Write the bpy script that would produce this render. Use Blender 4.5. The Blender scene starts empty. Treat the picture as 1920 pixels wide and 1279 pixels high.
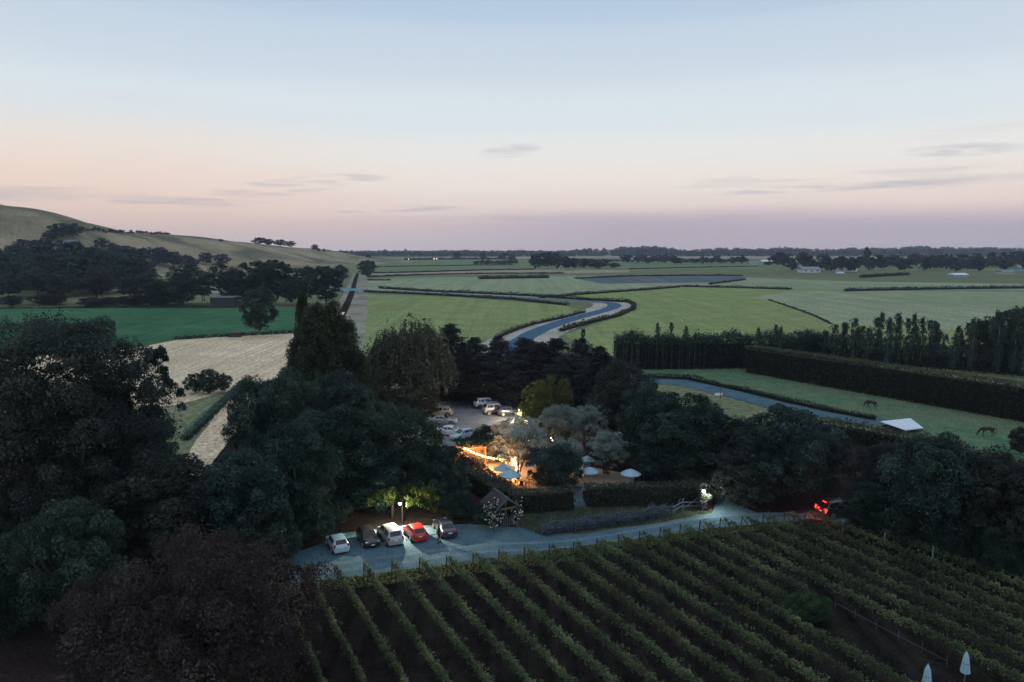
import bpy, bmesh, math, random
import numpy as np
from mathutils import Vector, Matrix

SC = bpy.context.scene
COL = SC.collection
rad = math.radians
random.seed(7)

# ------------------------------------------------------------------ camera
F, PITCH, CAM_H = 1387.0, rad(7.13), 27.0            # focal length in photo pixels, tilt, drone height
cam_data = bpy.data.cameras.new("camera"); cam = bpy.data.objects.new("camera", cam_data); COL.objects.link(cam)
cam_data.sensor_width = 36.0; cam_data.lens = 36.0 * F / 1920.0
cam_data.clip_start = 0.5; cam_data.clip_end = 60000
cam.location = (0, 0, CAM_H); cam.rotation_euler = (math.pi / 2 - PITCH, 0, 0)
SC.camera = cam

# ------------------------------------------------------------------ sky
def lin(c):
    return tuple(((v / 255) / 12.92 if v / 255 <= .04045 else ((v / 255 + .055) / 1.055) ** 2.4) for v in c)
world = bpy.data.worlds.new("World"); SC.world = world; world.use_nodes = True
wn = world.node_tree; wn.nodes.clear()
def N(t, typ, **kw):
    n = t.nodes.new(typ)
    for k, v in kw.items(): setattr(n, k, v)
    return n
def math_node(t, op, a=None, b=None, clamp=False):
    n = N(t, 'ShaderNodeMath', operation=op); n.use_clamp = clamp
    for i, v in enumerate((a, b)):
        if v is None: continue
        if isinstance(v, (int, float)): n.inputs[i].default_value = v
        else: t.links.new(v, n.inputs[i])
    return n.outputs[0]
def maprange(t, v, a, b, c=0., d=1., smooth=True):
    n = N(t, 'ShaderNodeMapRange', interpolation_type='SMOOTHSTEP' if smooth else 'LINEAR')
    t.links.new(v, n.inputs[0])
    for i, x in enumerate((a, b, c, d)): n.inputs[i + 1].default_value = x
    return n.outputs[0]
def mixc(t, f, a, b, mode='MIX'):
    n = N(t, 'ShaderNodeMix', data_type='RGBA', blend_type=mode)
    for sock, v in ((n.inputs[0], f), (n.inputs[6], a), (n.inputs[7], b)):
        if isinstance(v, (int, float)): sock.default_value = v
        elif isinstance(v, tuple): sock.default_value = (*v[:3], 1)
        else: t.links.new(v, sock)
    return n.outputs[2]
tc = N(wn, 'ShaderNodeTexCoord'); sep = N(wn, 'ShaderNodeSeparateXYZ'); wn.links.new(tc.outputs['Generated'], sep.inputs[0])
wmap = N(wn, 'ShaderNodeMapping'); wmap.inputs['Scale'].default_value = (1.6, 1.6, 26); wn.links.new(tc.outputs['Generated'], wmap.inputs[0])
wno = N(wn, 'ShaderNodeTexNoise'); wno.inputs['Scale'].default_value = 1.3; wno.inputs['Detail'].default_value = 7
wno.inputs['Roughness'].default_value = .6; wno.inputs['Distortion'].default_value = .4; wn.links.new(wmap.outputs[0], wno.inputs[0])
wob = math_node(wn, 'MULTIPLY_ADD', wno.outputs[0], .03); wob.node.inputs[2].default_value = -.015
# gradient against the sine of the elevation, its bands a little uneven
zz = math_node(wn, 'ADD', sep.outputs[2], wob)
ramp = N(wn, 'ShaderNodeValToRGB'); ramp.color_ramp.interpolation = 'EASE'
stops = [(-.06, (132, 126, 134)), (-.005, (206, 195, 202)), (.015, (219, 202, 205)), (.034, (231, 207, 206)), (.056, (242, 223, 216)),
         (.084, (245, 234, 226)), (.115, (240, 238, 234)), (.17, (223, 233, 239)), (.245, (205, 219, 232)), (.31, (181, 204, 227)),
         (.50, (186, 206, 227)), (.94, (203, 210, 222))]
cr = ramp.color_ramp
while len(cr.elements) > 1: cr.elements.remove(cr.elements[-1])
for i, (p, c) in enumerate(stops):
    e = cr.elements[0] if i == 0 else cr.elements.new((p + .06))
    e.position = p + .06; e.color = (*lin(c), 1)
wn.links.new(math_node(wn, 'ADD', zz, .06), ramp.inputs[0])
# warmer and paler towards -X, mauve cloud bank low towards +X
warm = math_node(wn, 'MULTIPLY', maprange(wn, sep.outputs[0], -.05, -.5), maprange(wn, sep.outputs[2], -.02, .03))
warm = math_node(wn, 'MULTIPLY', warm, maprange(wn, sep.outputs[2], .2, .06))
skyc = mixc(wn, math_node(wn, 'MULTIPLY', warm, .6), ramp.outputs[0], lin((246, 216, 196)))
edge = math_node(wn, 'MULTIPLY_ADD', wno.outputs[0], .05); edge.node.inputs[2].default_value = .028
bank = math_node(wn, 'SUBTRACT', edge, sep.outputs[2])
bank = math_node(wn, 'MULTIPLY', maprange(wn, bank, -.004, .022), maprange(wn, sep.outputs[0], -.16, .18))
skyc = mixc(wn, math_node(wn, 'MULTIPLY', bank, .8), skyc, lin((196, 182, 194)))
# thin streaks
wmap2 = N(wn, 'ShaderNodeMapping'); wmap2.inputs['Scale'].default_value = (2.4, 2.4, 34); wmap2.inputs['Rotation'].default_value = (0, .05, 0)
wn.links.new(tc.outputs['Generated'], wmap2.inputs[0])
wno2 = N(wn, 'ShaderNodeTexNoise'); wno2.inputs['Scale'].default_value = 1.1; wno2.inputs['Detail'].default_value = 8; wn.links.new(wmap2.outputs[0], wno2.inputs[0])
st = math_node(wn, 'MULTIPLY', maprange(wn, wno2.outputs[0], .56, .74), maprange(wn, sep.outputs[2], .2, .07))
st = math_node(wn, 'MULTIPLY', st, maprange(wn, sep.outputs[2], .01, .05))
skyc = mixc(wn, math_node(wn, 'MULTIPLY', st, .55), skyc, lin((188, 184, 192)))
wmap3 = N(wn, 'ShaderNodeMapping'); wmap3.inputs['Scale'].default_value = (14, 14, 120); wn.links.new(tc.outputs['Generated'], wmap3.inputs[0])
wno3 = N(wn, 'ShaderNodeTexNoise'); wno3.inputs['Scale'].default_value = 1.0; wno3.inputs['Detail'].default_value = 6; wno3.inputs['Distortion'].default_value = .8; wn.links.new(wmap3.outputs[0], wno3.inputs[0])
for px_, py_, hx_, hy_, sl_ in [(530, 352, 95, 13, .10), (640, 334, 70, 7, .02), (330, 378, 130, 7, .0), (955, 284, 50, 11, .12), (1805, 281, 62, 9, -.02), (1560, 352, 170, 6, .03), (900, 412, 130, 7, .0), (700, 392, 160, 6, .02)]:
    dv = Vector(((px_ - 960) / F, math.cos(PITCH) + (639.5 - py_) / F * math.sin(PITCH), -math.sin(PITCH) + (639.5 - py_) / F * math.cos(PITCH))).normalized()
    u_ = math_node(wn, 'MULTIPLY', math_node(wn, 'SUBTRACT', sep.outputs[0], dv.x), F / hx_)
    w_ = math_node(wn, 'MULTIPLY', math_node(wn, 'SUBTRACT', math_node(wn, 'ADD', sep.outputs[2], math_node(wn, 'MULTIPLY', math_node(wn, 'SUBTRACT', sep.outputs[0], dv.x), -sl_)), dv.z), F / hy_)
    r2 = math_node(wn, 'ADD', math_node(wn, 'MULTIPLY', u_, u_), math_node(wn, 'MULTIPLY', w_, w_))
    k_ = math_node(wn, 'MULTIPLY', maprange(wn, r2, 1.9, .0), maprange(wn, wno3.outputs[0], .36, .64))
    k_ = math_node(wn, 'MULTIPLY', k_, maprange(wn, sep.outputs[1], 0, .2))
    skyc = mixc(wn, math_node(wn, 'MULTIPLY', k_, .55), skyc, lin((188, 181, 190)))
bg = N(wn, 'ShaderNodeBackground'); wn.links.new(skyc, bg.inputs[0]); bg.inputs[1].default_value = 1.0
wo = N(wn, 'ShaderNodeOutputWorld'); wn.links.new(bg.outputs[0], wo.inputs[0])

# the last afterglow: a very weak, very soft sun low behind the camera
sd = bpy.data.lights.new("sun", 'SUN'); sd.energy = .12; sd.angle = rad(30); sd.color = (1, .78, .58)
sun = bpy.data.objects.new("sun", sd); COL.objects.link(sun); sun.rotation_euler = (rad(68), 0, rad(-25))

vs = SC.view_settings
vs.view_transform = 'Standard'; vs.look = 'None'; vs.exposure = 0; vs.gamma = 1; vs.use_curve_mapping = False
SC.render.engine = 'CYCLES'
SC.cycles.use_denoising = True
SC.cycles.max_bounces = 6; SC.cycles.diffuse_bounces = 3; SC.cycles.glossy_bounces = 2; SC.cycles.transmission_bounces = 3
SC.cycles.transparent_max_bounces = 4; SC.cycles.volume_bounces = 0
SC.cycles.sample_clamp_indirect = 3.0
SC.cycles.caustics_reflective = False; SC.cycles.caustics_refractive = False

# ------------------------------------------------------------------ where a photo pixel falls on the land
CP, SP = math.cos(PITCH), math.sin(PITCH)
def ray(px, py):
    x = (px - 960) / F; y = (639.5 - py) / F
    return Vector((x, CP + y * SP, -SP + y * CP))
def G(px, py, z=0.0):
    d = ray(px, py); t = (z - CAM_H) / d.z
    return Vector((d.x * t, d.y * t, z))
def RY(px, py, Y):
    d = ray(px, py); t = Y / d.y
    return Vector((d.x * t, Y, CAM_H + d.z * t))
def depth(p):
    return p.y * CP + (CAM_H - p.z) * SP

# ------------------------------------------------------------------ mesh helpers
class MB:
    def __init__(s): s.v = []; s.f = []
    def add(s, vs_, fs):
        o = len(s.v); s.v += [tuple(v) for v in vs_]; s.f += [tuple(i + o for i in f) for f in fs]
    def box(s, c, size, rot=None):
        hx, hy, hz = size[0] / 2, size[1] / 2, size[2] / 2
        pts = [Vector((x * hx, y * hy, z * hz)) for z in (-1, 1) for y in (-1, 1) for x in (-1, 1)]
        if rot is not None: pts = [rot @ p for p in pts]
        c = Vector(c); s.add([p + c for p in pts], [(0, 2, 3, 1), (4, 5, 7, 6), (0, 1, 5, 4), (2, 6, 7, 3), (0, 4, 6, 2), (1, 3, 7, 5)]); return s
    def bar(s, a, b, w, h=None):
        a, b = Vector(a), Vector(b); d = b - a
        q = d.to_track_quat('X', 'Z').to_matrix()
        return s.box((a + b) / 2, (d.length, w, h or w), q)
    def tube(s, pts, rs, n=7, cap=True):
        pts = [Vector(p) for p in pts]; o = len(s.v)
        for i, p in enumerate(pts):
            d = (pts[min(i + 1, len(pts) - 1)] - pts[max(i - 1, 0)])
            q = d.to_track_quat('Z', 'Y').to_matrix() if d.length > 1e-6 else Matrix.Identity(3)
            r = rs[i] if hasattr(rs, '__len__') else rs
            for k in range(n):
                a = 2 * math.pi * k / n
                s.v.append(tuple(p + q @ Vector((math.cos(a) * r, math.sin(a) * r, 0))))
        for i in range(len(pts) - 1):
            for k in range(n):
                a = o + i * n + k; b = o + i * n + (k + 1) % n
                s.f.append((a, b, b + n, a + n))
        if cap:
            s.f.append(tuple(o + k for k in reversed(range(n)))); e = o + (len(pts) - 1) * n
            s.f.append(tuple(e + k for k in range(n)))
        return s
    def ball(s, c, r, n=8, m=6, sz=1.0):
        c = Vector(c); o = len(s.v); s.v.append((c.x, c.y, c.z + r * sz))
        for i in range(1, m):
            t = math.pi * i / m
            for k in range(n):
                a = 2 * math.pi * k / n
                s.v.append((c.x + r * math.sin(t) * math.cos(a), c.y + r * math.sin(t) * math.sin(a), c.z + r * sz * math.cos(t)))
        s.v.append((c.x, c.y, c.z - r * sz)); L = len(s.v) - 1
        for k in range(n):
            s.f.append((o, o + 1 + k, o + 1 + (k + 1) % n))
            s.f.append((L, L - n + (k + 1) % n, L - n + k))
            for i in range(m - 2):
                a = o + 1 + i * n
                s.f.append((a + k, a + n + k, a + n + (k + 1) % n, a + (k + 1) % n))
        return s
    def mesh(s, name, m=None, smooth=False):
        me = bpy.data.meshes.new(name); me.from_pydata(s.v, [], s.f); me.update()
        if m: me.materials.append(m)
        if smooth:
            for p in me.polygons: p.use_smooth = True
        return me
    def obj(s, name, m, parent=None, smooth=False):
        return link(name, s.mesh(name, m, smooth), parent)
def link(name, me, parent=None):
    o = bpy.data.objects.new(name, me); COL.objects.link(o)
    if parent is not None: o.parent = parent
    return o
def tag(o, label, cat, group=None, kind=None):
    if label: o['label'] = label
    if cat: o['category'] = cat
    if group: o['group'] = group
    if kind: o['kind'] = kind
    return o
def thing(name, label, cat, loc=(0, 0, 0), rz=0, group=None):
    o = bpy.data.objects.new(name, None); COL.objects.link(o); o.empty_display_size = .3
    o.location = loc; o.rotation_euler = (0, 0, rz)
    return tag(o, label, cat, group)
def setmat(o, m):
    o.material_slots[0].link = 'OBJECT'; o.material_slots[0].material = m

# ------------------------------------------------------------------ materials
def newmat(name):
    m = bpy.data.materials.new(name); m.use_nodes = True; t = m.node_tree
    return m, t, t.nodes['Principled BSDF']
def plain(name, c, rough=.6, metal=0, spec=.4, var=.12, scale=6.0):
    m, t, b = newmat(name)
    co = N(t, 'ShaderNodeTexCoord'); no = N(t, 'ShaderNodeTexNoise'); no.inputs['Scale'].default_value = scale; no.inputs['Detail'].default_value = 5
    t.links.new(co.outputs['Object'], no.inputs[0])
    f = maprange(t, no.outputs[0], .3, .7)
    t.links.new(mixc(t, f, tuple(v * (1 - var) for v in c), tuple(min(1, v * (1 + var)) for v in c)), b.inputs['Base Color'])
    b.inputs['Roughness'].default_value = rough; b.inputs['Metallic'].default_value = metal; b.inputs['Specular IOR Level'].default_value = spec
    return m
def emit(name, c, s):
    m, t, b = newmat(name)
    b.inputs['Base Color'].default_value = (*c, 1); b.inputs['Emission Color'].default_value = (*c, 1); b.inputs['Emission Strength'].default_value = s
    return m
def leafmat(name, dark, light, trans=.25, spec=.07, objvar=.25):
    m, t, b = newmat(name)
    at = N(t, 'ShaderNodeAttribute', attribute_name='tint'); oi = N(t, 'ShaderNodeObjectInfo')
    c = mixc(t, at.outputs['Fac'], dark, light)
    hv = N(t, 'ShaderNodeHueSaturation'); t.links.new(c, hv.inputs['Color'])
    t.links.new(maprange(t, oi.outputs['Random'], 0, 1, 1 - objvar, 1 + objvar, False), hv.inputs['Value'])
    t.links.new(maprange(t, oi.outputs['Random'], 0, 1, .485, .515, False), hv.inputs['Hue'])
    t.links.new(hv.outputs[0], b.inputs['Base Color'])
    b.inputs['Roughness'].default_value = .55; b.inputs['Specular IOR Level'].default_value = spec
    tr = N(t, 'ShaderNodeBsdfTranslucent'); t.links.new(mixc(t, .5, hv.outputs[0], tuple(min(1, v * 1.6) for v in light)), tr.inputs[0])
    mx = N(t, 'ShaderNodeMixShader'); mx.inputs[0].default_value = trans
    t.links.new(b.outputs[0], mx.inputs[1]); t.links.new(tr.outputs[0], mx.inputs[2])
    t.links.new(mx.outputs[0], t.nodes['Material Output'].inputs[0])
    return m
def groundmat(name, c1, c2, c3=None, big=.012, mid=.12, fine=3.0, streak=None, streak_amt=.35, rough=.95, bump=.3, patch=.5):
    """soil, grass, gravel: patches (big), mottling (mid), grain (fine) and, if wanted, mown or drilled lines (angle, spacing)"""
    m, t, b = newmat(name); c3 = c3 or c1
    ge = N(t, 'ShaderNodeNewGeometry')
    def noise(sc, det=6, rough_=.6, dist=0., vec=None):
        n = N(t, 'ShaderNodeTexNoise'); n.inputs['Scale'].default_value = sc; n.inputs['Detail'].default_value = det
        n.inputs['Roughness'].default_value = rough_; n.inputs['Distortion'].default_value = dist
        t.links.new(vec or ge.outputs['Position'], n.inputs[0]); return n.outputs[0]
    c = mixc(t, maprange(t, noise(mid, 8, .72), .36, .64), c1, c2)
    c = mixc(t, math_node(t, 'MULTIPLY', maprange(t, noise(big, 4, .5, .6), .42, .66), patch), c, c3)
    g = noise(fine, 4, .75)
    c = mixc(t, 1.0, c, mixc(t, maprange(t, g, .3, .7), (.58, .58, .58), (1.42, 1.42, 1.42)), 'MULTIPLY')
    if streak:
        mp = N(t, 'ShaderNodeMapping'); mp.inputs['Rotation'].default_value = (0, 0, streak[0]); mp.inputs['Scale'].default_value = (1 / streak[1], .02 / streak[1], 1)
        t.links.new(ge.outputs['Position'], mp.inputs[0])
        s1 = noise(1.0, 3, .6, 0, mp.outputs[0])
        k = maprange(t, s1, .3, .7, 1 - streak_amt, 1 + streak_amt)
        cc = N(t, 'ShaderNodeCombineColor'); [t.links.new(k, cc.inputs[i]) for i in range(3)]
        c = mixc(t, 1.0, c, cc.outputs[0], 'MULTIPLY')
    t.links.new(c, b.inputs['Base Color']); b.inputs['Roughness'].default_value = rough; b.inputs['Specular IOR Level'].default_value = 0
    bp = N(t, 'ShaderNodeBump'); bp.inputs['Strength'].default_value = bump; bp.inputs['Distance'].default_value = .1
    t.links.new(g, bp.inputs['Height']); t.links.new(bp.outputs[0], b.inputs['Normal'])
    return m

M = {}
M['leaf_dark'] = leafmat('leaf_dark', (.010, .023, .022), (.058, .104, .090))
M['leaf_brown'] = leafmat('leaf_brown', (.014, .021, .021), (.068, .086, .076))
M['leaf_red'] = leafmat('leaf_red', (.026, .020, .022), (.092, .074, .070))
M['leaf_mid'] = leafmat('leaf_mid', (.018, .038, .034), (.088, .138, .110))
M['leaf_poplar'] = leafmat('leaf_poplar', (.016, .026, .020), (.092, .124, .068))
M['leaf_willow'] = leafmat('leaf_willow', (.026, .034, .026), (.105, .110, .080))
M['leaf_conifer'] = leafmat('leaf_conifer', (.012, .016, .019), (.050, .058, .060), trans=.05)
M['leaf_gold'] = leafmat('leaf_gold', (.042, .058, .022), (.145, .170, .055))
M['leaf_olive'] = leafmat('leaf_olive', (.11, .16, .155), (.31, .40, .385), spec=.12)
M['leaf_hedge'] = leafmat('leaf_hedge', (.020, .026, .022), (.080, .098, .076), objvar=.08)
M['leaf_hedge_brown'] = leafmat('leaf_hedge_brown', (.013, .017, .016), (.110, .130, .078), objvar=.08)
M['leaf_vine'] = leafmat('leaf_vine', (.026, .052, .036), (.245, .30, .145), trans=.3)
M['leaf_bright'] = leafmat('leaf_bright', (.026, .058, .030), (.080, .155, .072))
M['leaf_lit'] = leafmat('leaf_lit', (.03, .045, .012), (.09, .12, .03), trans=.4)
M['leaf_lavender'] = leafmat('leaf_lavender', (.045, .065, .085), (.105, .145, .180))
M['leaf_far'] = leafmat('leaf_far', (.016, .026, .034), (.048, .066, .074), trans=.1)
M['petal'] = leafmat('petal', (.62, .60, .58), (.85, .84, .82), trans=.15)
M['bark'] = plain('bark', (.055, .045, .038), .9, scale=3)
M['bark_pale'] = plain('bark_pale', (.30, .28, .25), .85, var=.35, scale=2.5)
M['bark_mid'] = plain('bark_mid', (.11, .10, .095), .9, var=.4, scale=2.5)
M['timber'] = plain('timber', (.20, .15, .10), .8, var=.3, scale=9)
M['timber_grey'] = plain('timber_grey', (.07, .092, .118), .85, var=.3, scale=9)
M['shingle'] = plain('shingle', (.045, .040, .050), .85, var=.4, scale=7)
M['roof_grey'] = plain('roof_grey', (.16, .20, .25), .5, var=.15, scale=2)
M['wall_pale'] = plain('wall_pale', (.55, .55, .55), .8)
M['wall_white'] = plain('wall_white', (.72, .72, .72), .8)
M['wall_blue'] = plain('wall_blue', (.25, .42, .55), .7)
M['wall_dark'] = plain('wall_dark', (.035, .032, .035), .8)
M['white_roof'] = plain('white_roof', (.62, .70, .80), .6, var=.04, scale=1)
M['canvas'] = plain('canvas', (.30, .49, .62), .85, var=.05, scale=3)
M['black'] = plain('black', (.02, .02, .022), .6)
M['rubber'] = plain('rubber', (.018, .018, .018), .8)
M['metal'] = plain('metal', (.35, .37, .40), .35, .8)
M['rim'] = plain('rim', (.55, .55, .57), .3, .7)
M['glass'] = plain('glass', (.012, .015, .02), .06, 0, .6, 0)
M['plate'] = plain('plate', (.7, .7, .68), .5)
M['tail'] = plain('tail', (.30, .012, .012), .25)
M['lens'] = plain('lens', (.55, .58, .62), .15)
M['bulb'] = emit('bulb', (1, .62, .28), 16)
M['lamp_glow'] = emit('lamp_glow', (1, .93, .62), 25)
M['lamp_white'] = emit('lamp_white', (1, .97, .88), 30)
M['tail_lit'] = emit('tail_lit', (1, .03, .015), 5)
M['far_light'] = emit('far_light', (1, .55, .25), 6)
M['far_white'] = emit('far_white', (1, .9, .8), 4)
M['window_lit'] = emit('window_lit', (1, .55, .22), 2.5)

# ------------------------------------------------------------------ the land: terrain first
def hnoise(x, y):
    return (math.sin(x * .011 + 1.3) * math.cos(y * .013 + .4) + .5 * math.sin(x * .029 + y * .021) + .25 * math.sin(x * .06 - y * .05 + 2)) / 1.75
RIDGE = [(-900, 240, 720), (-500, 300, 760), (-200, 345, 800), (0, 389, 850), (70, 409, 900), (120, 426, 960), (200, 435, 1050), (330, 439, 1180),
         (420, 453, 1290), (480, 459, 1350), (560, 465, 1440), (640, 479, 1520), (676, 489, 1570)]
RP = [RY(*r) for r in RIDGE]
WID = [330, 320, 300, 270, 270, 270, 270, 280, 260, 250, 220, 170, 120]
def hill(x, y):
    best = 0
    for i in range(len(RP) - 1):
        a, b = RP[i], RP[i + 1]
        dx, dy = b.x - a.x, b.y - a.y
        t = max(0, min(1, ((x - a.x) * dx + (y - a.y) * dy) / (dx * dx + dy * dy)))
        d = math.hypot(x - a.x - t * dx, y - a.y - t * dy)
        w = WID[i] + (WID[i + 1] - WID[i]) * t
        if d < w:
            z = a.z + (b.z - a.z) * t
            k = .5 + .5 * math.cos(math.pi * d / w)
            best = max(best, z * k)
    if best > .3:
        best += hnoise(x, y) * min(3.2, best * .08)
    return best - .25
def hit(px, py):
    d = ray(px, py)
    t = 200.0
    while t < 4000:
        p = Vector((0, 0, CAM_H)) + d * t
        if p.z <= max(0, hill(p.x, p.y)): return p
        t += 4
    return G(px, min(py, 900))

def sheet(name, pts, z, m, world=False):
    """flat polygon of land from photo pixels, its outline resampled and slightly wandering"""
    P = [Vector((p[0], p[1], 0)) if world else G(*p) for p in pts]
    out = []
    for i, a in enumerate(P):
        b = P[(i + 1) % len(P)]; L = (b - a).length; n = max(1, min(24, int(L / max(2.0, .02 * a.length))))
        for k in range(n):
            q = a.lerp(b, k / n); j = min(.35, L / n * .12) if k else 0
            out.append((q.x + random.uniform(-j, j), q.y + random.uniform(-j, j)))
    bm = bmesh.new(); vs_ = [bm.verts.new((x, y, z)) for x, y in out]
    f = bm.faces.new(vs_)
    if f.normal.z < 0 or f.calc_area() == 0: f.normal_update()
    bmesh.ops.triangulate(bm, faces=[f])
    bm.normal_update()
    for f in bm.faces:
        if f.normal.z < 0: f.normal_flip()
    me = bpy.data.meshes.new(name); bm.to_mesh(me); bm.free(); me.materials.append(m)
    o = link(name, me); o['kind'] = 'structure'; return o
def spline(P, n=10):
    out = []
    for i in range(len(P) - 1):
        p0, p1, p2, p3 = P[max(0, i - 1)], P[i], P[i + 1], P[min(len(P) - 1, i + 2)]
        for k in range(n):
            t = k / n
            out.append(.5 * ((2 * p1) + (p2 - p0) * t + (2 * p0 - 5 * p1 + 4 * p2 - p3) * t * t + (3 * p1 - p0 - 3 * p2 + p3) * t ** 3))
    out.append(P[-1]); return out
def strip(name, P, w, z, m, drape=False):
    mb = MB(); vs_ = []
    for i, p in enumerate(P):
        d = (P[min(i + 1, len(P) - 1)] - P[max(i - 1, 0)]); d.z = 0; d.normalize(); nrm = Vector((-d.y, d.x, 0))
        ww = (w[i] if hasattr(w, '__len__') else w) * random.uniform(.93, 1.07)
        for s in (1, -1):
            q = p + nrm * ww / 2 * s; vs_.append((q.x, q.y, (hill(q.x, q.y) + z) if drape else z))
    mb.add(vs_, [(2 * i, 2 * i + 1, 2 * i + 3, 2 * i + 2) for i in range(len(P) - 1)])
    o = mb.obj(name, m); o['kind'] = 'structure'
    return o

ROW_A = rad(26.5)
gm = dict(
    ground=groundmat('dull_grass', (.135, .165, .095), (.185, .205, .125), (.115, .145, .085), big=.004, mid=.03, fine=.8),
    vineyard=groundmat('vineyard_soil', (.010, .0085, .009), (.023, .019, .018), (.017, .018, .012), big=.1, mid=.7, fine=4, streak=(-ROW_A, 1.1), streak_amt=.4),
    lawn=groundmat('lawn_grass', (.048, .062, .036), (.082, .094, .058), (.070, .066, .042), big=.08, mid=.6, fine=5),
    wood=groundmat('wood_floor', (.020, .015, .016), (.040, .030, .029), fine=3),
    paddock=groundmat('green_crop', (.040, .128, .066), (.078, .178, .098), (.034, .105, .058), big=.012, mid=.1, fine=1.5, streak=(rad(80), 3), streak_amt=.12),
    hay=groundmat('cut_hay', (.57, .465, .325), (.69, .58, .42), (.48, .40, .275), big=.02, mid=.12, fine=1.2, streak=(rad(28), 1.3), streak_amt=.15),
    field=groundmat('green_field', (.180, .248, .102), (.255, .312, .138), (.235, .250, .125), big=.012, mid=.09, fine=1.1, streak=(rad(80), 3.5), streak_amt=.10),
    pale=groundmat('pale_field', (.225, .280, .180), (.30, .335, .225), (.185, .245, .150), big=.006, mid=.05, fine=.9, streak=(rad(75), 6), streak_amt=.10),
    fara=groundmat('far_field', (.13, .195, .105), (.165, .22, .12), (.19, .205, .13), big=.003, mid=.02, fine=.5),
    straw=groundmat('far_stubble', (.30, .265, .20), (.35, .31, .24), big=.003, mid=.02, fine=.5),
    plough=groundmat('ploughed_field', (.100, .125, .145), (.13, .155, .17), big=.01, mid=.08, fine=.8, streak=(rad(85), 4), streak_amt=.2),
    verge=groundmat('dry_verge', (.24, .235, .19), (.35, .335, .28), (.13, .145, .11), big=.05, mid=.3, fine=1.5, patch=.7),
    lane_verge=groundmat('lane_verge', (.37, .36, .31), (.47, .45, .40), (.27, .28, .23), big=.05, mid=.3, fine=1.5, patch=.7),
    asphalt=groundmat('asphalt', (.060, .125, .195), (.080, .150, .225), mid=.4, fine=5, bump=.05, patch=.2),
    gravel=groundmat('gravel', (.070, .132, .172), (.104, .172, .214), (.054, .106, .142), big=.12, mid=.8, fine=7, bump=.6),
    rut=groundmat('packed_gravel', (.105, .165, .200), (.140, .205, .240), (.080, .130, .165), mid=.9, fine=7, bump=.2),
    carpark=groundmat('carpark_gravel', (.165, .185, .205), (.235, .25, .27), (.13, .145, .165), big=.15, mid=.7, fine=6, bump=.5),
    patio=groundmat('patio_gravel', (.34, .29, .23), (.42, .36, .29), mid=.8, fine=7, bump=.4),
    meadow=groundmat('meadow_grass', (.062, .140, .085), (.120, .190, .110), (.165, .165, .11), big=.04, mid=.3, fine=2.2),
    hillm=groundmat('hill_grass_fold_shade', (.235, .205, .130), (.345, .295, .20), (.115, .115, .078), big=.011, mid=.03, fine=.6, patch=1.0),  # grass tones, with shading of the hill's folds painted in as darker patches
    track=groundmat('hill_track', (.36, .34, .29), (.44, .41, .36), mid=.1, fine=1),
    water=plain('ditch_water', (.02, .03, .035), .04, 0, .5, 0),
)
g_ = 4150
mbg = MB(); mbg.add([(-g_, -390, 0), (g_, -390, 0), (g_, 4690, 0), (-g_, 4690, 0)], [(0, 1, 2, 3)])
mbg.obj('ground', gm['ground'])['kind'] = 'structure'

# hills
def build_hill():
    xs = np.linspace(-1500, -200, 150); ys = np.linspace(380, 1950, 170)
    vs_ = [(x, y, hill(x, y)) for y in ys for x in xs]; n = len(xs)
    fs = [(j * n + i, j * n + i + 1, (j + 1) * n + i + 1, (j + 1) * n + i) for j in range(len(ys) - 1) for i in range(n - 1)
          if max(vs_[j * n + i][2], vs_[j * n + i + 1][2], vs_[(j + 1) * n + i][2], vs_[(j + 1) * n + i + 1][2]) > -.2]
    mb = MB(); mb.v = vs_; mb.f = fs
    mb.obj('hills', gm['hillm'], smooth=True)['kind'] = 'structure'
build_hill()

Z = .004
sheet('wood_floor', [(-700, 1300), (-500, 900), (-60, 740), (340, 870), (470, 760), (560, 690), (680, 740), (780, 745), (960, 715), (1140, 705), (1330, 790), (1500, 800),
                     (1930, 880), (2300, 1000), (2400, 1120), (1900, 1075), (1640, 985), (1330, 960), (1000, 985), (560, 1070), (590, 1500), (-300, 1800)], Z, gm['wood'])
sheet('lawn', [(960, 985), (1010, 1004), (1100, 1001), (1200, 986), (1335, 963), (1335, 930), (1150, 940), (960, 955)], 3 * Z, gm['lawn'])
sheet('vineyard_soil', [(440, 1096), (700, 1080), (900, 1057), (1100, 1034), (1330, 990), (1520, 973), (1640, 990), (1750, 1035), (1852, 1066), (2300, 1190), (2500, 1700), (900, 2300), (500, 1700)], 2 * Z, gm['vineyard'])
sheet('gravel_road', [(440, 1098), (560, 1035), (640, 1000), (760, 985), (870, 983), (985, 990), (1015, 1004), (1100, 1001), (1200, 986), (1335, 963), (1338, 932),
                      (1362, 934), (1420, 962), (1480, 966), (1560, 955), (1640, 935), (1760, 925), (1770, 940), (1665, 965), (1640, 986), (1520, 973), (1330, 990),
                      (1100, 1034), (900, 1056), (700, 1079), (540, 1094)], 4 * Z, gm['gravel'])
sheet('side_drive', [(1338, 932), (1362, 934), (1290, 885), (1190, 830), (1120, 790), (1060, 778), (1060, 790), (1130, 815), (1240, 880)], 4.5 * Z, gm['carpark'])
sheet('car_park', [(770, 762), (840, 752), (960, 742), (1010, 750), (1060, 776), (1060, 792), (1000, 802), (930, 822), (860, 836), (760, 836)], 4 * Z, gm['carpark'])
sheet('patio', [(862, 862), (942, 925), (1075, 925), (1186, 907), (1192, 893), (1130, 880), (1050, 862), (960, 838), (900, 832)], 3 * Z, gm['patio'])
sheet('garden_path', [(1068, 952), (1076, 912), (1092, 912), (1099, 948)], 5 * Z, gm['gravel'])
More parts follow.
